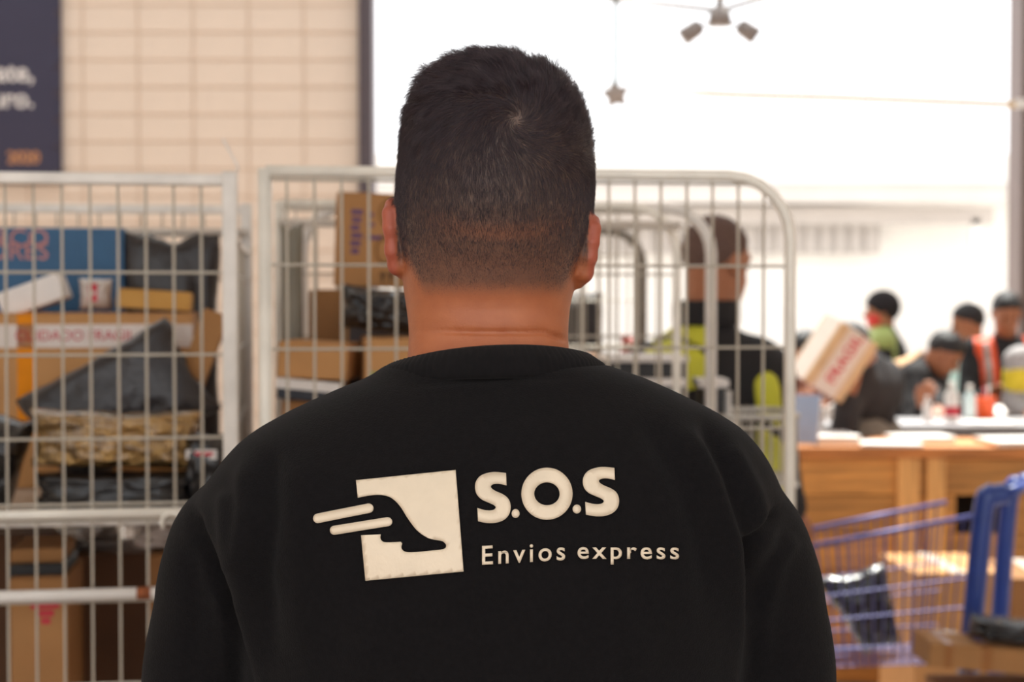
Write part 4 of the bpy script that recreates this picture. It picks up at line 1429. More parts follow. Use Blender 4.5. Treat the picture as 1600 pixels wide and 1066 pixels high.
def sheet(label, x0, x1, y0, y1, z, thick, m, yaw=0.0, name='paper_stack', cat='paper', n=1, group=None):
    o = link(name, box_mesh(name, x1 - x0, y1 - y0, thick, min(0.002, thick / 3), seg=1), m)
    o.location = ((x0 + x1) / 2, (y0 + y1) / 2, z + thick / 2 + 0.0005)
    o.rotation_euler = (0, 0, yaw)
    top = box('top_sheet', (-(x1 - x0) / 2 + 0.01, -(y1 - y0) / 2 + 0.004, thick / 2), ((x1 - x0) / 2 + 0.006, (y1 - y0) / 2 - 0.004, thick / 2 + 0.0015), WHITEPAPER, o)
    top.rotation_euler = (0, 0, 0.04)
    return tag(o, label, cat, group)
PINKW = mat('pinkish_paper', '#ddc6b6', rough=0.75, var=0.05)
sheet('thick white paper stack on the counter beside the pale blue folder', P(1268, 680, 6.45).x, P(1334, 680, 6.45).x, 6.36, 6.62, CZ, 0.035, WHITEPAPER, 0.05)
sheet('low stack of pinkish forms at the counter edge below the grey trousers', P(1345, 690, 6.32).x, P(1438, 690, 6.32).x, 6.262, 6.44, CZ, 0.012, PINKW, -0.10)
sheet('white paper stack on the counter below the worker in the black hoodie', P(1392, 680, 6.55).x, P(1482, 680, 6.55).x, 6.46, 6.66, CZ, 0.022, WHITEPAPER, 0.04)
sheet('wide stack of white forms at the right end of the counter', P(1540, 690, 6.4).x, P(1660, 690, 6.4).x, 6.28, 6.56, CZ, 0.020, PINKW, 0.08)
sheet('flat white sheets on the grey bench before the orange tub', P(1500, 655, 7.6).x, P(1570, 655, 7.6).x, 7.42, 7.62, CZ, 0.006, WHITEPAPER, -0.1)

# pale blue folder standing on the counter
fo = link('blue_folder', box_mesh('blue_folder', 0.012, 0.16, 0.205, 0.003), mat('pale_blue_board', '#9fb4d6', rough=0.5, var=0.04))
q = P(1252, 664, 6.42)
fo.location = (q.x, 6.42, CZ + 0.104); fo.rotation_euler = (0, 0.2, math.radians(58))
tag(fo, 'pale blue folder propped upright at the left end of the counter', 'folder')
box('white_edge', (-0.004, -0.0815, -0.098), (0.004, -0.0795, 0.098), WHITEPAPER, fo)

# small things on the bench
def bottle(name, label, px, py, Y, h, r, m, capm, cat='bottle'):
    q = P(px, py, Y)
    o = lathe(name, label, cat, (q.x, Y, CZ + 0.0005), [(r * 0.9, 0), (r, 0.006), (r, h * 0.62), (r * 0.75, h * 0.74), (r * 0.38, h * 0.82), (r * 0.38, h * 0.86)], m)
    lathe('cap', None, None, (0, 0, 0), [(r * 0.45, h * 0.86), (r * 0.45, h)], capm).parent = o
    return o
CYAN = mat('pale_cyan_plastic', '#cfe3e4', rough=0.35, var=0.04)
bottle('glue_bottle', 'white squeeze bottle near the hands of the worker in the black hoodie', 1449, 640, 7.62, 0.125, 0.022, WHITEPAPER, WHITEP)
rb = bottle('red_white_bottle', 'white bottle with a red band left of the orange tub', 1487, 640, 7.60, 0.20, 0.034, WHITEPAPER, WHITEPAPER)
lathe('band', None, None, (0, 0, 0), [(0.0345, 0.03), (0.0348, 0.032), (0.0348, 0.075), (0.0345, 0.077)], RED).parent = rb
bottle('cyan_bottle', 'pale cyan bottle between the red banded bottle and the orange tub', 1515, 640, 7.68, 0.18, 0.03, CYAN, WHITEP)
ob_ = P(1541, 640, 7.70)
tub = lathe('orange_tub', 'orange plastic tub standing on the grey bench', 'tub', (ob_.x, 7.72, CZ + 0.0005), [(0.043, 0), (0.046, 0.004), (0.052, 0.105), (0.055, 0.108), (0.055, 0.116), (0.047, 0.116), (0.044, 0.012)], mat('orange_plastic', '#e2561d', rough=0.4, var=0.08))
for k in range(3):
    tube('pen', [(0.01 * k - 0.01, 0.0, 0.02), (0.022 * k - 0.022, 0.01, 0.155 + 0.01 * k)], 0.0045, [INK, RED, WHITEP][k], tub, 6)
for i, (px, Y, c) in enumerate(((1262, 7.55, WHITEP), (1280, 7.50, CLEARPL), (1306, 7.46, WHITEPAPER))):
    q = P(px, 650, Y)
    lab = ['white plastic jar on the bench under the held box', 'milky plastic cup on the bench under the held box', 'round white tape roll on the bench right of the milky cup'][i]
    if i == 2:
        o = link('tape_roll', tube_mesh('tape_roll', [(0.035 * math.cos(t), 0, 0.035 * math.sin(t)) for t in [k * math.pi / 10 for k in range(20)]], 0.016, 8, True), c)
        o.location = (q.x, Y, CZ + 0.051); tag(o, lab, 'tape roll')
    else:
        lathe(['jar', 'cup'][i], lab, ['jar', 'cup'][i], (q.x, Y, CZ + 0.0005), [(0.028, 0), (0.030, 0.004), (0.033, 0.06), (0.034, 0.075), (0.028, 0.08), (0.026, 0.012)], c)

# ================================================================ THE OTHER PEOPLE
SKIN2 = mat('brown_skin', '#a4694a', rough=0.5, var=0.06, scale=30)
SKIN3 = mat('warm_brown_skin', '#b57a58', rough=0.5, var=0.06, scale=30)
BLACKHAIR = mat('black_hair', '#1b1617', rough=0.55, var=0.25, scale=80, bump=0.4, bscale=160)
SHAVED = mat('shaved_dark_hair', '#5d443b', rough=0.7, var=0.2, scale=120, bump=0.2, bscale=250)
JBLACK = mat('black_jacket_cloth', '#1c191b', rough=0.85, var=0.2, scale=20, bump=0.2)
JCHAR = mat('charcoal_jacket_cloth', '#2c2a2d', rough=0.85, var=0.2, scale=20, bump=0.2)
HIVIS = mat('hi_vis_yellow', '#c9c636', rough=0.6, var=0.08, scale=15)
LIME = mat('lime_vest_cloth', '#a9b86a', rough=0.6, var=0.08)
ORANGEV = mat('orange_vest_cloth', '#e8501c', rough=0.6, var=0.06)
GREYTAPE = mat('grey_reflective_tape', '#9a9490', rough=0.35, var=0.05)
GREYTR = mat('stone_grey_trousers', '#8b8379', rough=0.85, var=0.1)
DENIM = mat('dark_denim_trousers', '#2a3040', rough=0.85, var=0.15)

def person(label, base, neck, head, hrot, lat, chest, pelvis, hands, jacket, trousers, hair_m, skin, head_s=1.0, elbows=None,
           hands_fwd=None, hair_over=0.007, beanie=False, lat_w=0.195, belly=0.125, collar=False, vest=None, extra=None, hem=None, slope=0.0):
    """a clothed standing figure; every point is given in the place, lat is the direction of its right shoulder"""
    o = tag(empty('person', (base[0], base[1], 0)), label, 'person')
    off = np.array(o.location)
    neck, head, chest, pelvis = Vector(neck), Vector(head), Vector(chest), Vector(pelvis)
    lat = Vector((lat[0], lat[1], 0)).normalized()
    R = Matrix.Rotation(hrot[0], 3, 'Z') @ Matrix.Rotation(hrot[1], 3, 'X') @ Matrix.Rotation(hrot[2], 3, 'Y')
    S = head_s
    def L(x, y, z):
        return head + R @ Vector((x, y, z)) * S
    Rn = np.array(R)
    cran = ellipsoid(L(0, -0.012, 0.030), (0.075 * S, 0.094 * S, 0.088 * S), Rn)
    skin_f = [cran, ellipsoid(L(0, 0.022, -0.045), (0.060 * S, 0.066 * S, 0.068 * S), Rn), ellipsoid(L(0, 0.052, -0.090), (0.026 * S, 0.024 * S, 0.022 * S), Rn),
              capsule(L(0, -0.025, -0.05), neck - Vector((0, 0, 0.05)), 0.056 * S, 0.062 * S)]
    f1 = union(skin_f, 0.03)
    nose_ = capsule(L(0, 0.082, 0.005), L(0, 0.102, -0.032), 0.007 * S, 0.012 * S)
    lips_ = ellipsoid(L(0, 0.082, -0.060), (0.022 * S, 0.010 * S, 0.009 * S), Rn)
    brow_ = capsule(L(-0.035, 0.074, 0.024), L(0.035, 0.074, 0.024), 0.010 * S)
    ears = [ellipsoid(L(sx * 0.077, -0.012, -0.006), (0.008 * S, 0.018 * S, 0.031 * S), Rn) for sx in (-1, 1)]
    socks = [ellipsoid(L(sx * 0.031, 0.092, 0.004), (0.016 * S, 0.014 * S, 0.010 * S), Rn) for sx in (-1, 1)]
    def head_f(X, Y, Z):
        d = f1(X, Y, Z)
        d = smin(d, brow_(X, Y, Z), 0.014); d = smin(d, nose_(X, Y, Z), 0.012)
        for e in socks:
            d = -smin(-d, e(X, Y, Z), 0.006)
        d = smin(d, lips_(X, Y, Z), 0.006)
        for e in ears:
            d = smin(d, e(X, Y, Z), 0.006)
        return d
    lo = np.minimum(np.array(head) - 0.15, np.array(neck) - 0.13); hi_ = np.maximum(np.array(head) + 0.15, np.array(neck) + 0.1)
    prts = [grid_eval(head_f, lo, hi_, 0.0075)]
    prts = [(smooth_np(prts[0][0], prts[0][1], 1), prts[0][1])]
    shl = [neck - Vector((0, 0, 0.075)) + lat * s * lat_w for s in (-1, 1)]
    shl = [p - Vector((0, 0, slope)) for p in shl]
    wr = [Vector(h) for h in hands]
    if elbows is None:
        elbows = []
        for i, s in enumerate((-1, 1)):
            mid = (shl[i] + wr[i]) / 2
            ln = (shl[i] - wr[i]).length
            bend = math.sqrt(max(0.0, 0.29 ** 2 - (ln / 2) ** 2))
            elbows.append(mid + (lat * s * 0.35 + Vector((0, 0, -1))).normalized() * bend)
    for i, s in enumerate((-1, 1)):
        dr = (wr[i] - Vector(elbows[i])).normalized()
        fwd = lat.cross(Vector((0, 0, 1))) * -1
        pn = Vector((0, 0, -1)) if abs(dr.z) < 0.7 else -lat * s
        f_, a_, b_ = hand_parts(wr[i], dr, pn, -lat * s + Vector((0, 0, 0.2)), 1.0, 0.6)
        v_, q_ = grid_eval(f_, a_, b_, 0.0065)
        prts.append((v_, q_))
        prts = arm_bridge(neck - Vector((0, 0, 0.03)), wr[i] - dr * 0.035, [shl[i], elbows[i]], prts)
    bv_, bf_ = join_np(prts)
    link('body', np_mesh('body', bv_ - off, bf_), skin, o)
    # eyes
    for sx in (-1, 1):
        uv_ball('eye', 0.011 * S, M_IRIS, o, L(sx * 0.031, 0.072, 0.004) - o.location, 8)
    # hair, or a knitted cap
    n_h = R @ Vector((0, -0.60, 1.0)).normalized()
    c_h = L(0, 0.078, 0.062) if not beanie else L(0, 0.085, 0.035)
    cran2 = ellipsoid(L(0, -0.014, 0.032), ((0.075 + hair_over) * S, (0.094 + hair_over) * S, (0.088 + hair_over * 1.1) * S), Rn)
    def hair_f(X, Y, Z):
        pl = -((X - c_h.x) * n_h.x + (Y - c_h.y) * n_h.y + (Z - c_h.z) * n_h.z)
        return -smin(-cran2(X, Y, Z), -pl, 0.01)
    v_, q_ = grid_eval(hair_f, np.array(head) - 0.16, np.array(head) + 0.16, 0.0085)
    nn_ = vert_normals(v_, q_)
    rr = random.Random(len(label))
    dsp = np.array([noise.noise(Vector(p) * 55) for p in v_]) * (0.004 if not beanie else 0.001)
    link('knitted_cap' if beanie else 'hair', np_mesh('hair', v_ + nn_ * dsp[:, None] - off, q_), hair_m, o)
    # jacket
    bt = Vector(hem) if hem is not None else pelvis - Vector((0, 0, 0.02))
    tor = [capsule(shl[0], shl[1], 0.070, 0.070), capsule(chest - lat * 0.075, chest + lat * 0.075, belly + 0.012, belly + 0.012),
           capsule(bt - lat * 0.06, bt + lat * 0.06, belly, belly), capsule(neck - Vector((0, 0, 0.10)), neck - Vector((0, 0, 0.015)), 0.095, 0.068)]
    tor_f = union(tor, 0.07)
    armf = [union(chain([shl[i], Vector(elbows[i]), wr[i] - (wr[i] - Vector(elbows[i])).normalized() * 0.02], [0.070, 0.056, 0.043]), 0.03) for i in (0, 1)]
    def jac(X, Y, Z):
        d = tor_f(X, Y, Z)
        for a in armf:
            d = smin(d, a(X, Y, Z), 0.025)
        return d
    allp = np.array([list(p) for p in shl + list(map(Vector, elbows)) + wr + [neck, chest, bt]])
    lo = allp.min(0) - 0.17; hi_ = allp.max(0) + 0.17
    v_, q_ = grid_eval(jac, lo, hi_, 0.014)
    v_ = smooth_np(v_, q_, 1)
    nn_ = vert_normals(v_, q_)
    dsp = np.array([noise.noise(Vector((p[0] * 14, p[1] * 14, p[2] * 9))) for p in v_]) * 0.007
    v_ = v_ + nn_ * dsp[:, None]
    jk = link('jacket', np_mesh('jacket', v_ - off, q_), jacket, o)
    if collar:
        cz_ = [neck + Vector((0.082 * math.cos(t), 0.082 * math.sin(t), 0.005)) for t in [k * math.pi / 10 for k in range(20)]]
        cm = union([capsule(p, p + Vector((0, 0, 0.05)), 0.013) for p in cz_], 0.01)
        cv_, cq_ = grid_eval(cm, np.array(neck) - 0.12, np.array(neck) + 0.13, 0.009)
        link('jacket_collar', np_mesh('jacket_collar', cv_ - off, cq_), jacket, jk)
    for (nm, region, m_, inflate, arms_too) in (vest or []):
        src = jac if arms_too else tor_f
        vf = lambda X, Y, Z: np.maximum(src(X, Y, Z) - inflate, region(X, Y, Z))
        v_, q_ = grid_eval(vf, lo - 0.02, hi_ + 0.02, 0.011)
        if len(q_):
            link(nm, np_mesh(nm, v_ - off, q_), m_, jk)
    # trousers, shoes
    hipz = min(pelvis.z, 0.98)
    hp = Vector((pelvis.x, pelvis.y, hipz))
    legs = [capsule(hp - lat * 0.06, hp + lat * 0.06, 0.118)]
    feet = []
    for s in (-1, 1):
        ft = Vector((base[0], base[1], 0)) + lat * s * 0.11
        kn = (hp + ft) / 2 + lat * s * 0.02
        legs += chain([hp + lat * s * 0.085, kn, ft + Vector((0, 0, 0.09))], [0.100, 0.072, 0.058])
        feet.append(ft)
    lo = np.minimum(np.array(hp), np.array([base[0], base[1], 0])) - 0.24; hi_ = np.maximum(np.array(hp), np.array([base[0], base[1], 0])) + 0.24
    lo[2] = 0.01
    v_, q_ = grid_eval(union(legs, 0.03), lo, hi_, 0.016)
    link('trousers', np_mesh('trousers', v_ - off, q_), trousers, o)
    fw = Vector((-lat.y, lat.x, 0))
    for ft in feet:
        shoe(o, ft.x, ft.y, math.atan2(fw.x, fw.y), off, M_SHOE)
    return o, L, off

def box_region(lo, hi, R=None):
    lo = np.array(lo); hi = np.array(hi)
    return lambda X, Y, Z: np.maximum(np.maximum(np.maximum(lo[0] - X, X - hi[0]), np.maximum(lo[1] - Y, Y - hi[1])), np.maximum(lo[2] - Z, Z - hi[2]))
def minus(f, g):
    return lambda X, Y, Z: np.maximum(f(X, Y, Z), -g(X, Y, Z))
def ang(a):
    """right-shoulder direction of someone facing a degrees clockwise from straight ahead"""
    a = math.radians(a)
    return (math.cos(a), -math.sin(a))

# --- the man in the hi-vis jacket
YM = 4.22
nk = P(1103, 506, YM)
up_reg = minus(minus(ellipsoid(P(1058, 548, YM - 0.13), (0.105, 0.20, 0.115)), capsule(P(1000, 555, YM - 0.16), P(1060, 525, YM - 0.16), 0.006, 0.006, (1, 40, 1))),
               capsule(P(1060, 525, YM - 0.16), P(1120, 560, YM - 0.16), 0.006, 0.006, (1, 40, 1)))
lo_reg = minus(capsule(P(1192, 602, YM - 0.12), P(1212, 745, YM - 0.12), 0.042, 0.046, (0.9, 4, 1)), capsule(P(1160, 640, YM - 0.1), P(1235, 690, YM - 0.1), 0.010, 0.010, (1, 30, 1)))
person('man in a black jacket with hi-vis yellow panels seen through the wide cage', (0.56, YM), nk, P(1121, 412, YM - 0.01), (math.radians(-52), math.radians(-8), 0), ang(30),
       P(1112, 610, YM), P(1130, 770, YM), [P(1062, 760, YM + 0.26), P(1240, 800, YM + 0.16)], JBLACK, DENIM, SHAVED, SKIN2, head_s=1.06,
       elbows=[P(1010, 690, YM + 0.12), P(1212, 716, YM - 0.03)], hair_over=0.0035, collar=True, lat_w=0.165, belly=0.14, slope=0.06,
       vest=[('hi_vis_panel', up_reg, HIVIS, 0.007, False), ('hi_vis_panel', lo_reg, HIVIS, 0.008, True)])

# --- the dark-hooded worker with a lime vest, out by the gate
Yp = 9.6
nk = P(1381, 515, Yp)
person('worker in a dark cap, red face cover and lime vest standing beyond the benches', (nk.x, Yp), nk, P(1376, 487, Yp), (math.radians(82), 0, 0), ang(-75),
       P(1383, 560, Yp), P(1385, 630, Yp), [P(1356, 600, Yp - 0.05), P(1362, 610, Yp + 0.1)], JCHAR, DENIM, mat('black_knit', '#221d20', rough=0.9, var=0.1), SKIN3, beanie=True, hair_over=0.016,
       vest=[('vest', minus(box_region((nk.x - 0.3, Yp - 0.3, nk.z - 0.42), (nk.x + 0.03, Yp + 0.3, nk.z + 0.02)), ellipsoid((0, 0, 0), (.01, .01, .01))), LIME, 0.010, False)])
fc = P(1368, 495, Yp)
pl_ = [ob for ob in bpy.data.objects if ob.name.startswith('person') and ob.get('label', '').startswith('worker in a dark cap')][0]
v_, q_ = grid_eval(ellipsoid((fc.x, Yp, fc.z - 0.015), (0.058, 0.066, 0.065)), (fc.x - 0.1, Yp - 0.1, fc.z - 0.12), (fc.x + 0.1, Yp + 0.1, fc.z + 0.1), 0.012)
link('face_cover', np_mesh('face_cover', v_ - np.array(pl_.location), q_), mat('red_cloth', '#d8443e', rough=0.7), pl_)

# --- the stooping worker behind the held box
Yp = 8.35
nk = P(1262, 590, Yp)
person('stooping dark haired worker with a brown top behind the held box', (nk.x, Yp + 0.1), nk, P(1257, 553, Yp - 0.05), (math.radians(150), math.radians(-25), 0), ang(165),
       P(1264, 640, Yp + 0.05), P(1268, 700, Yp + 0.12), [P(1290, 640, 7.98), P(1240, 640, 8.0)], mat('dusky_brown_top', '#8a5a4c', rough=0.85, var=0.1), DENIM, BLACKHAIR, SKIN2)

# --- the worker in a charcoal jacket who lifts the box
Yp = 7.04
nk = P(1356, 566, Yp - 0.04)
person('worker in a charcoal jacket and grey trousers bending over to lift the taped box', (P(1356, 700, Yp).x, Yp), nk, P(1330, 548, Yp - 0.08), (math.radians(60), math.radians(-40), 0), ang(-50),
       P(1358, 604, Yp), P(1358, 672, Yp), [P(1326, 622, 6.80), P(1352, 570, 6.82)], JCHAR, GREYTR, BLACKHAIR, SKIN2, hem=P(1356, 628, Yp), belly=0.11, lat_w=0.14)

# --- the worker in the black hoodie writing on the bench
Yp = 8.50
nk = P(1446, 565, Yp - 0.06)
sunlit_reg = capsule(P(1392, 572, Yp + 0.0), P(1440, 532, Yp + 0.0), 0.035, 0.045, (1, 5, 1))  # sunlight on the hoodie's back, painted as a tan panel
person('worker in a black hoodie with a tan yoke leaning down to write on the bench', (P(1404, 700, Yp).x, Yp + 0.05), nk, P(1476, 553, Yp - 0.16), (math.radians(-115), math.radians(-38), 0), ang(125),  # the tan yoke is sunlight painted on the hoodie's back
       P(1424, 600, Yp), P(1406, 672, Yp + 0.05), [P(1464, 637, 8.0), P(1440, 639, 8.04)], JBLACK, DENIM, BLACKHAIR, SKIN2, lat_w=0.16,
       vest=[('painted_sunlit_back', sunlit_reg, mat('sunlit_tan_paint', '#c9a27c', rough=0.85, var=0.08), 0.009, True)])

# --- the worker in mint
Yp = 9.35
nk = P(1506, 540, Yp)
person('dark haired worker in a mint top between the hoodie and the orange vest', (nk.x, Yp), nk, P(1511, 506, Yp), (math.radians(75), math.radians(-12), 0), ang(-90),
       P(1506, 590, Yp), P(1508, 660, Yp), [P(1492, 640, 8.75), P(1500, 640, 8.8)], mat('mint_cloth', '#bfe0d4', rough=0.8, var=0.05), DENIM, BLACKHAIR, SKIN3, lat_w=0.16, belly=0.10)

# --- the worker in the orange vest
Yp = 8.72
nk = P(1572, 528, Yp)
vx = P(1572, 560, Yp)
def open_front(f, xc, w):
    return lambda X, Y, Z: np.maximum(f(X, Y, Z), np.where((np.abs(X - xc) < w) & (Y < Yp), 0.05, -0.05))
v_reg = open_front(box_region((vx.x - 0.20, Yp - 0.35, nk.z - 0.42), (vx.x + 0.20, Yp + 0.35, nk.z + 0.01)), vx.x, 0.085)
def strip(xc):
    return box_region((xc - 0.022, Yp - 0.4, nk.z - 0.40), (xc + 0.022, Yp, nk.z - 0.02))
person('worker in an orange vest over a black shirt looking down beside the dark post', (nk.x, Yp), nk, P(1573, 490, Yp - 0.06), (math.radians(178), math.radians(-22), 0), ang(180),
       P(1572, 590, Yp), P(1572, 680, Yp), [P(1590, 622, 8.40), P(1548, 614, 8.42)], JBLACK, DENIM, BLACKHAIR, SKIN2, belly=0.135,
       vest=[('vest', v_reg, ORANGEV, 0.010, False), ('reflective_strip', strip(vx.x - 0.135), GREYTAPE, 0.013, False), ('reflective_strip', strip(vx.x + 0.135), GREYTAPE, 0.013, False)])

# --- the one half out of the picture at the right
Yp = 8.16
nk = P(1642, 540, Yp)
ya = P(1582, 592, Yp)
person('worker with a grey and yellow sleeve cut off by the right picture edge', (nk.x, Yp + 0.1), nk, P(1640, 500, Yp), (math.radians(160), math.radians(-20), 0), ang(165),
       P(1644, 610, Yp + 0.05), P(1646, 700, Yp + 0.1), [P(1640, 640, 7.98), P(1606, 644, 7.98)], mat('light_grey_jacket', '#a7a2a2', rough=0.8, var=0.08), DENIM, BLACKHAIR, SKIN2,
       elbows=[P(1700, 630, Yp), P(1584, 628, Yp)], vest=[('yellow_sleeve_patch', ellipsoid((ya.x + 0.02, Yp, ya.z), (0.10, 0.2, 0.075)), mat('yellow_cloth', '#e0c832', rough=0.7), 0.008, True)])

# --- the box being lifted
hb_ = link('taped_box', box_mesh('taped_box', 0.215, 0.17, 0.30, 0.004), mat('pale_taped_cardboard', '#c9a985', rough=0.8, var=0.08))
hb_.location = P(1302, 560, 6.74)
hb_.rotation_euler = (math.radians(14), math.radians(30), math.radians(22))
tag(hb_, 'cardboard box with white and red tape tilted in the air by a worker', 'box')
box('tape', (-0.060, -0.0865, -0.1505), (0.060, -0.0845, 0.1505), WHITETAPE, hb_)
box('tape', (-0.1090, -0.070, -0.152), (-0.1075, 0.070, 0.152), WHITETAPE, hb_)
box('tape', (-0.09, -0.075, -0.1520), (0.09, 0.075, -0.1500), WHITETAPE, hb_)
lettering(hb_, 'FRAGIL', 0.075, RED, (0.0, -0.0872, 0.02), rot=(math.pi / 2, math.radians(-90), 0), offset=0.0015)
lettering(hb_, 'FRAGIL', 0.055, RED, (0.0, 0.0, -0.1530), rot=(math.pi, 0, 0), offset=0.0015)

# ================================================================ THE BLUE SHOPPING CART AND BOXES BESIDE IT
BLUE = mat('blue_cart_paint', '#173a8a', rough=0.35, var=0.08, coat=0.2)
BLUEW = mat('dusty_blue_wire', '#5c5c92', rough=0.45, metal=0.2, var=0.12)
ca = tag(empty('shopping_cart', (1.2, 4.65, 0)), 'blue wire shopping cart with a black bag in its basket', 'shopping cart')
def K(p):
    return Vector(p) - ca.location
YN, YR = 4.50, 4.80
def rail(py0, py1, Y, px0=1256, px1=1524):
    return P(px0, py0, Y), P(px1, py1, Y)
n0, n1 = rail(856, 806, YN)
f0 = Vector((n0.x + 0.03, YR, n0.z)); f1_ = Vector((n1.x, YR, n1.z))
zb0, zb1 = P(0, 1046, YN).z, P(0, 1040, YN).z
bn0 = Vector((n0.x + 0.05, YN + 0.03, zb0)); bn1 = Vector((n1.x - 0.04, YN + 0.03, zb1))
bf0 = Vector((n0.x + 0.07, YR - 0.03, zb0)); bf1 = Vector((n1.x - 0.04, YR - 0.03, zb1))
for a, b in ((n0, n1), (f0, f1_), (n0, f0)):
    tube('rim', [K(a), K(b)], 0.0075, BLUEW, ca, 8)
for (a, b, c, d) in ((n0, n1, bn0, bn1), (f0, f1_, bf0, bf1)):
    for k in range(1, 15):
        t = k / 15
        wire(ca, K(a.lerp(b, t)), K(c.lerp(d, t)), 0.0028, BLUEW)
    for t in (0.42, 0.62, 0.86):
        wire(ca, K(a.lerp(c, t)), K(b.lerp(d, t)), 0.0032, BLUEW)
for k in range(0, 8):
    t = k / 7
    wire(ca, K(n0.lerp(f0, t)), K(bn0.lerp(bf0, t)), 0.0028, BLUEW)
    wire(ca, K(bn0.lerp(bf0, t)), K(bn1.lerp(bf1, t)), 0.0028, BLUEW)
# thick blue uprights that carry the handle
def upright(top_px, bot_px, Y, w, name='upright'):
    pts = [P(*top_px[0], Y), P(*top_px[1], Y), P(*top_px[2], Y), P(*bot_px, Y)]
    pts = catmull(pts, 6)
    me = tube_mesh(name, [K(p) for p in pts], w, 12)
    return link(name, me, BLUE, ca)
upright([(1572, 772), (1552, 776), (1537, 800)], (1512, 1064), YN - 0.03, 0.031)
upright([(1620, 752), (1596, 757), (1576, 790)], (1556, 1060), YR - 0.02, 0.028)
hA, hB = P(1572, 772, YN - 0.03), P(1620, 752, YR - 0.02)
tube('handle', [K(hA), K(hB)], 0.017, BLUE, ca, 10)
wb0, wb1 = P(1512, 1064, YN - 0.03), P(1556, 1060, YR - 0.02)
for a, y in ((wb0, YN), (wb1, YR)):
    tube('chassis_bar', [K(a), K((a.x - 0.05, y, 0.18)), K((n0.x + 0.05, y, 0.15))], 0.014, BLUE, ca, 8)
    for x in (a.x - 0.06, n0.x + 0.08):
        link('wheel', tube_mesh('wheel', [K((x, y - 0.014, 0.06)), K((x, y + 0.014, 0.06))], 0.06, 16), mat('grey_castor_rubber', '#4a4744'), ca)
        box('wheel_fork', K((x - 0.012, y - 0.02, 0.06)), K((x + 0.012, y + 0.02, 0.16)), GALV, ca)
tube('front_leg', [K(bn0), K((n0.x + 0.05, YN, 0.15))], 0.011, BLUE, ca, 8)
tube('front_leg', [K(bf0), K((n0.x + 0.05, YR, 0.15))], 0.011, BLUE, ca, 8)
bag('black_bag', 'black bag with a raised corner standing in the blue cart', 'bag', P(1345, 970, 4.66), (0.225, 0.10, 0.26), BLACKPL, rot=(0, math.radians(-14), 0.1), seed=91, square=4, crumple=0.12, drop=zb0 + 0.006, taper=0.5, shear=0.32)
bag('silver_bag', 'crumpled silver grey bag on the floor of the blue cart', 'bag', P(1462, 1052, 4.64), (0.13, 0.14, 0.07), SILVERPL, rot=(0, 0, 0), seed=93, square=3, crumple=0.2, drop=zb0 + 0.012)
parcel('cardboard_box', 'pale open-topped cardboard box standing between the cart and the counter', 'box', (1424, 897), (1566, 1010), 5.30, 0.42, KRAFT2, z0=0.0, yaw=0.05, tapes=[('top', 0.42, 0, 0.58, 1, WHITETAPE)])
parcel('cardboard_box', 'brown cardboard box at the right edge behind the cart handle', 'box', (1586, 906), (1700, 1010), 5.22, 0.40, KRAFT3, z0=0.0, yaw=-0.04, tapes=[('top', 0.40, 0, 0.60, 1, WHITETAPE)])
fl_ = parcel('flat_carton', 'long flat carton with orange tape in front of the cart handle', 'box', (1452, 1016), (1680, 1052), 4.12, 0.17, KRAFT, yaw=0.0, roll=math.radians(5), flaps=True,
       tapes=[('front', 0.10, 0, 0.16, 1, BROWNTAPE), ('front', 0.36, 0, 0.43, 1, BROWNTAPE), ('top', 0.10, 0, 0.16, 1, BROWNTAPE), ('top', 0.36, 0, 0.43, 1, BROWNTAPE)])
parcel('cardboard_box', 'plain carton on the floor that carries the long flat carton', 'box', (1470, 1075), (1690, 1200), 4.13, 0.16, KRAFT3, z0=0.0, flaps=False)
bag('black_bag', 'glossy black bag lying on the long flat carton', 'bag', P(1572, 1005, 4.20), (0.21, 0.12, 0.062), BLACKPL, rot=(0, math.radians(6), 0), seed=97, square=4, crumple=0.22, drop=P(1560, 1020, 4.12).z + 0.006)

# ================================================================ HANGING UNDER THE ROOF
ROOF_Z = 5.2
GREYL = mat('grey_lamp_metal', '#8d837f', rough=0.5, metal=0.2, var=0.08)
sp_ = P(1125, 30, 9.0)
lamp = tag(empty('ceiling_spotlights', (sp_.x, 9.0, ROOF_Z)), 'grey twin spotlight hanging on a rod with two stay wires', 'lamp')
hub = sp_ - lamp.location
tube('rod', [(0, 0, -0.22), hub + Vector((0, 0, 0.05))], 0.024, GREYL, lamp, 8)
link('hub', tube_mesh('hub', [hub + Vector((0, 0, 0.08)), hub + Vector((0, 0, 0.03)), hub + Vector((0, 0, -0.04))], [0.03, 0.065, 0.075], 16), GREYL, lamp)
for s, px, py in ((-1, 1082, 49), (1, 1167, 48)):
    c = P(px, py, 9.0) - lamp.location
    d = Vector((s * 0.8, 0, -0.55)).normalized()
    tube('arm', [hub + Vector((s * 0.04, 0, -0.01)), c - d * 0.04], 0.008, GREYL, lamp, 6)
    link('lamp_head', tube_mesh('lamp_head', [c - d * 0.065, c - d * 0.04, c + d * 0.07], [0.035, 0.05, 0.055], 14), GREYL, lamp)
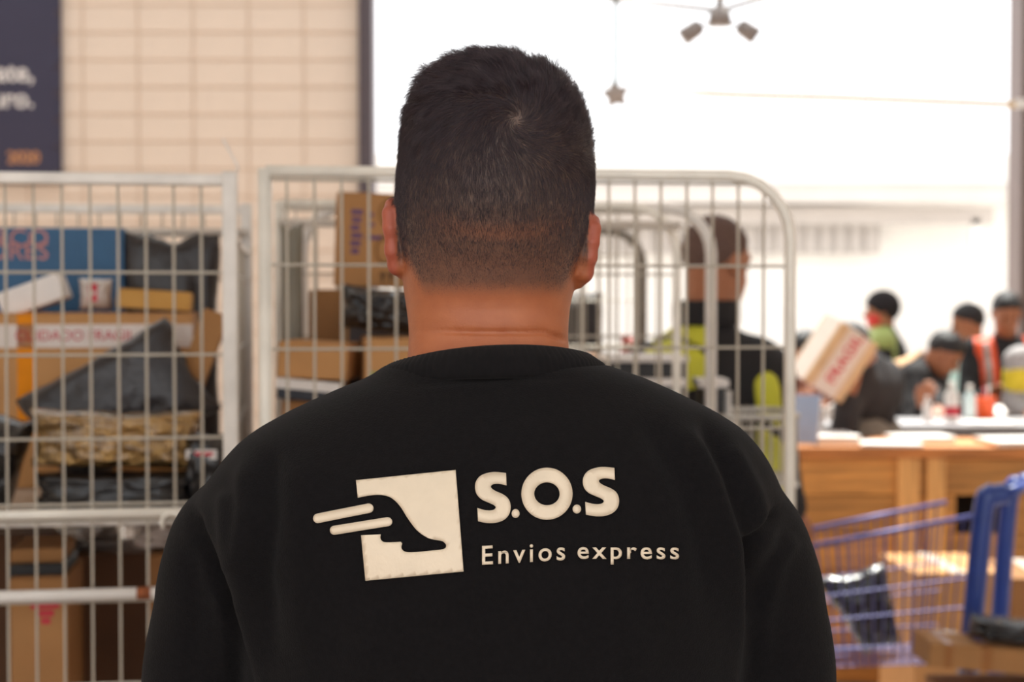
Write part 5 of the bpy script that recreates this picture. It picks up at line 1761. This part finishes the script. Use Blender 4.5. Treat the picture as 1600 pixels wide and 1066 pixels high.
for s, px in ((-1, 1046), (1, 1210)):
    e = P(px, 6 if s < 0 else -10, 9.0) - lamp.location
    far = hub + Vector((0, 0, 0.06)) + (e - hub - Vector((0, 0, 0.06))) * 3.0
    far.z = min(far.z, -0.02)
    tube('stay_wire', [hub + Vector((0, 0, 0.05)), far], 0.017, GREYL, lamp, 6)
# paper star on its thread
stc = P(962, 148, 8.0)
star = tag(empty('star_ornament', (stc.x, 8.0, ROOF_Z)), 'small grey star ornament hanging on a thread from the roof', 'ornament')
bm = bmesh.new()
ring_ = []
for k in range(10):
    a = math.radians(90 + 36 * k + 8); rr = 0.084 if k % 2 == 0 else 0.048
    ring_.append((rr * math.cos(a), rr * math.sin(a)))
cf = bm.verts.new((0, -0.018, 0)); cb_ = bm.verts.new((0, 0.018, 0))
rv = [bm.verts.new((x, 0, z)) for x, z in ring_]
for k in range(10):
    bm.faces.new((cf, rv[k], rv[(k + 1) % 10])); bm.faces.new((cb_, rv[(k + 1) % 10], rv[k]))
bmesh.ops.recalc_face_normals(bm, faces=bm.faces[:])
sm_ = bpy.data.meshes.new('star'); bm.to_mesh(sm_); bm.free()
so = link('star', sm_, mat('grey_star_card', '#a59a94', rough=0.7), star, stc - star.location)
tube('thread', [(0, 0, -0.01), stc - star.location + Vector((0, 0, 0.055))], 0.013, mat('teal_thread', '#5c7a7a', rough=0.6), star, 5)
uv_ball('bead', 0.016, GREYL, star, P(962, 4, 8.0) - star.location, 8)
# sagging rope with bunting tape across the gateway
r0, r1, r2 = P(1040, 142, 10.5), P(1320, 153, 10.5), P(1640, 166, 10.5)
rope = tag(tube('hanging_rope', catmull([P(600, 100, 10.5), r0, r1, r2], 10), [0.004 + 0.016 * min(1.0, max(0.0, (i - 8) / 4)) for i in range(31)], mat('faded_tan_rope', '#c0a070', rough=0.8, var=0.2, scale=10), None, 6), 'faded tan rope strung across the open gateway', 'rope')
box('rope_clip', P(1585, 156, 10.5), P(1606, 168, 10.46) , WHITEP, rope)
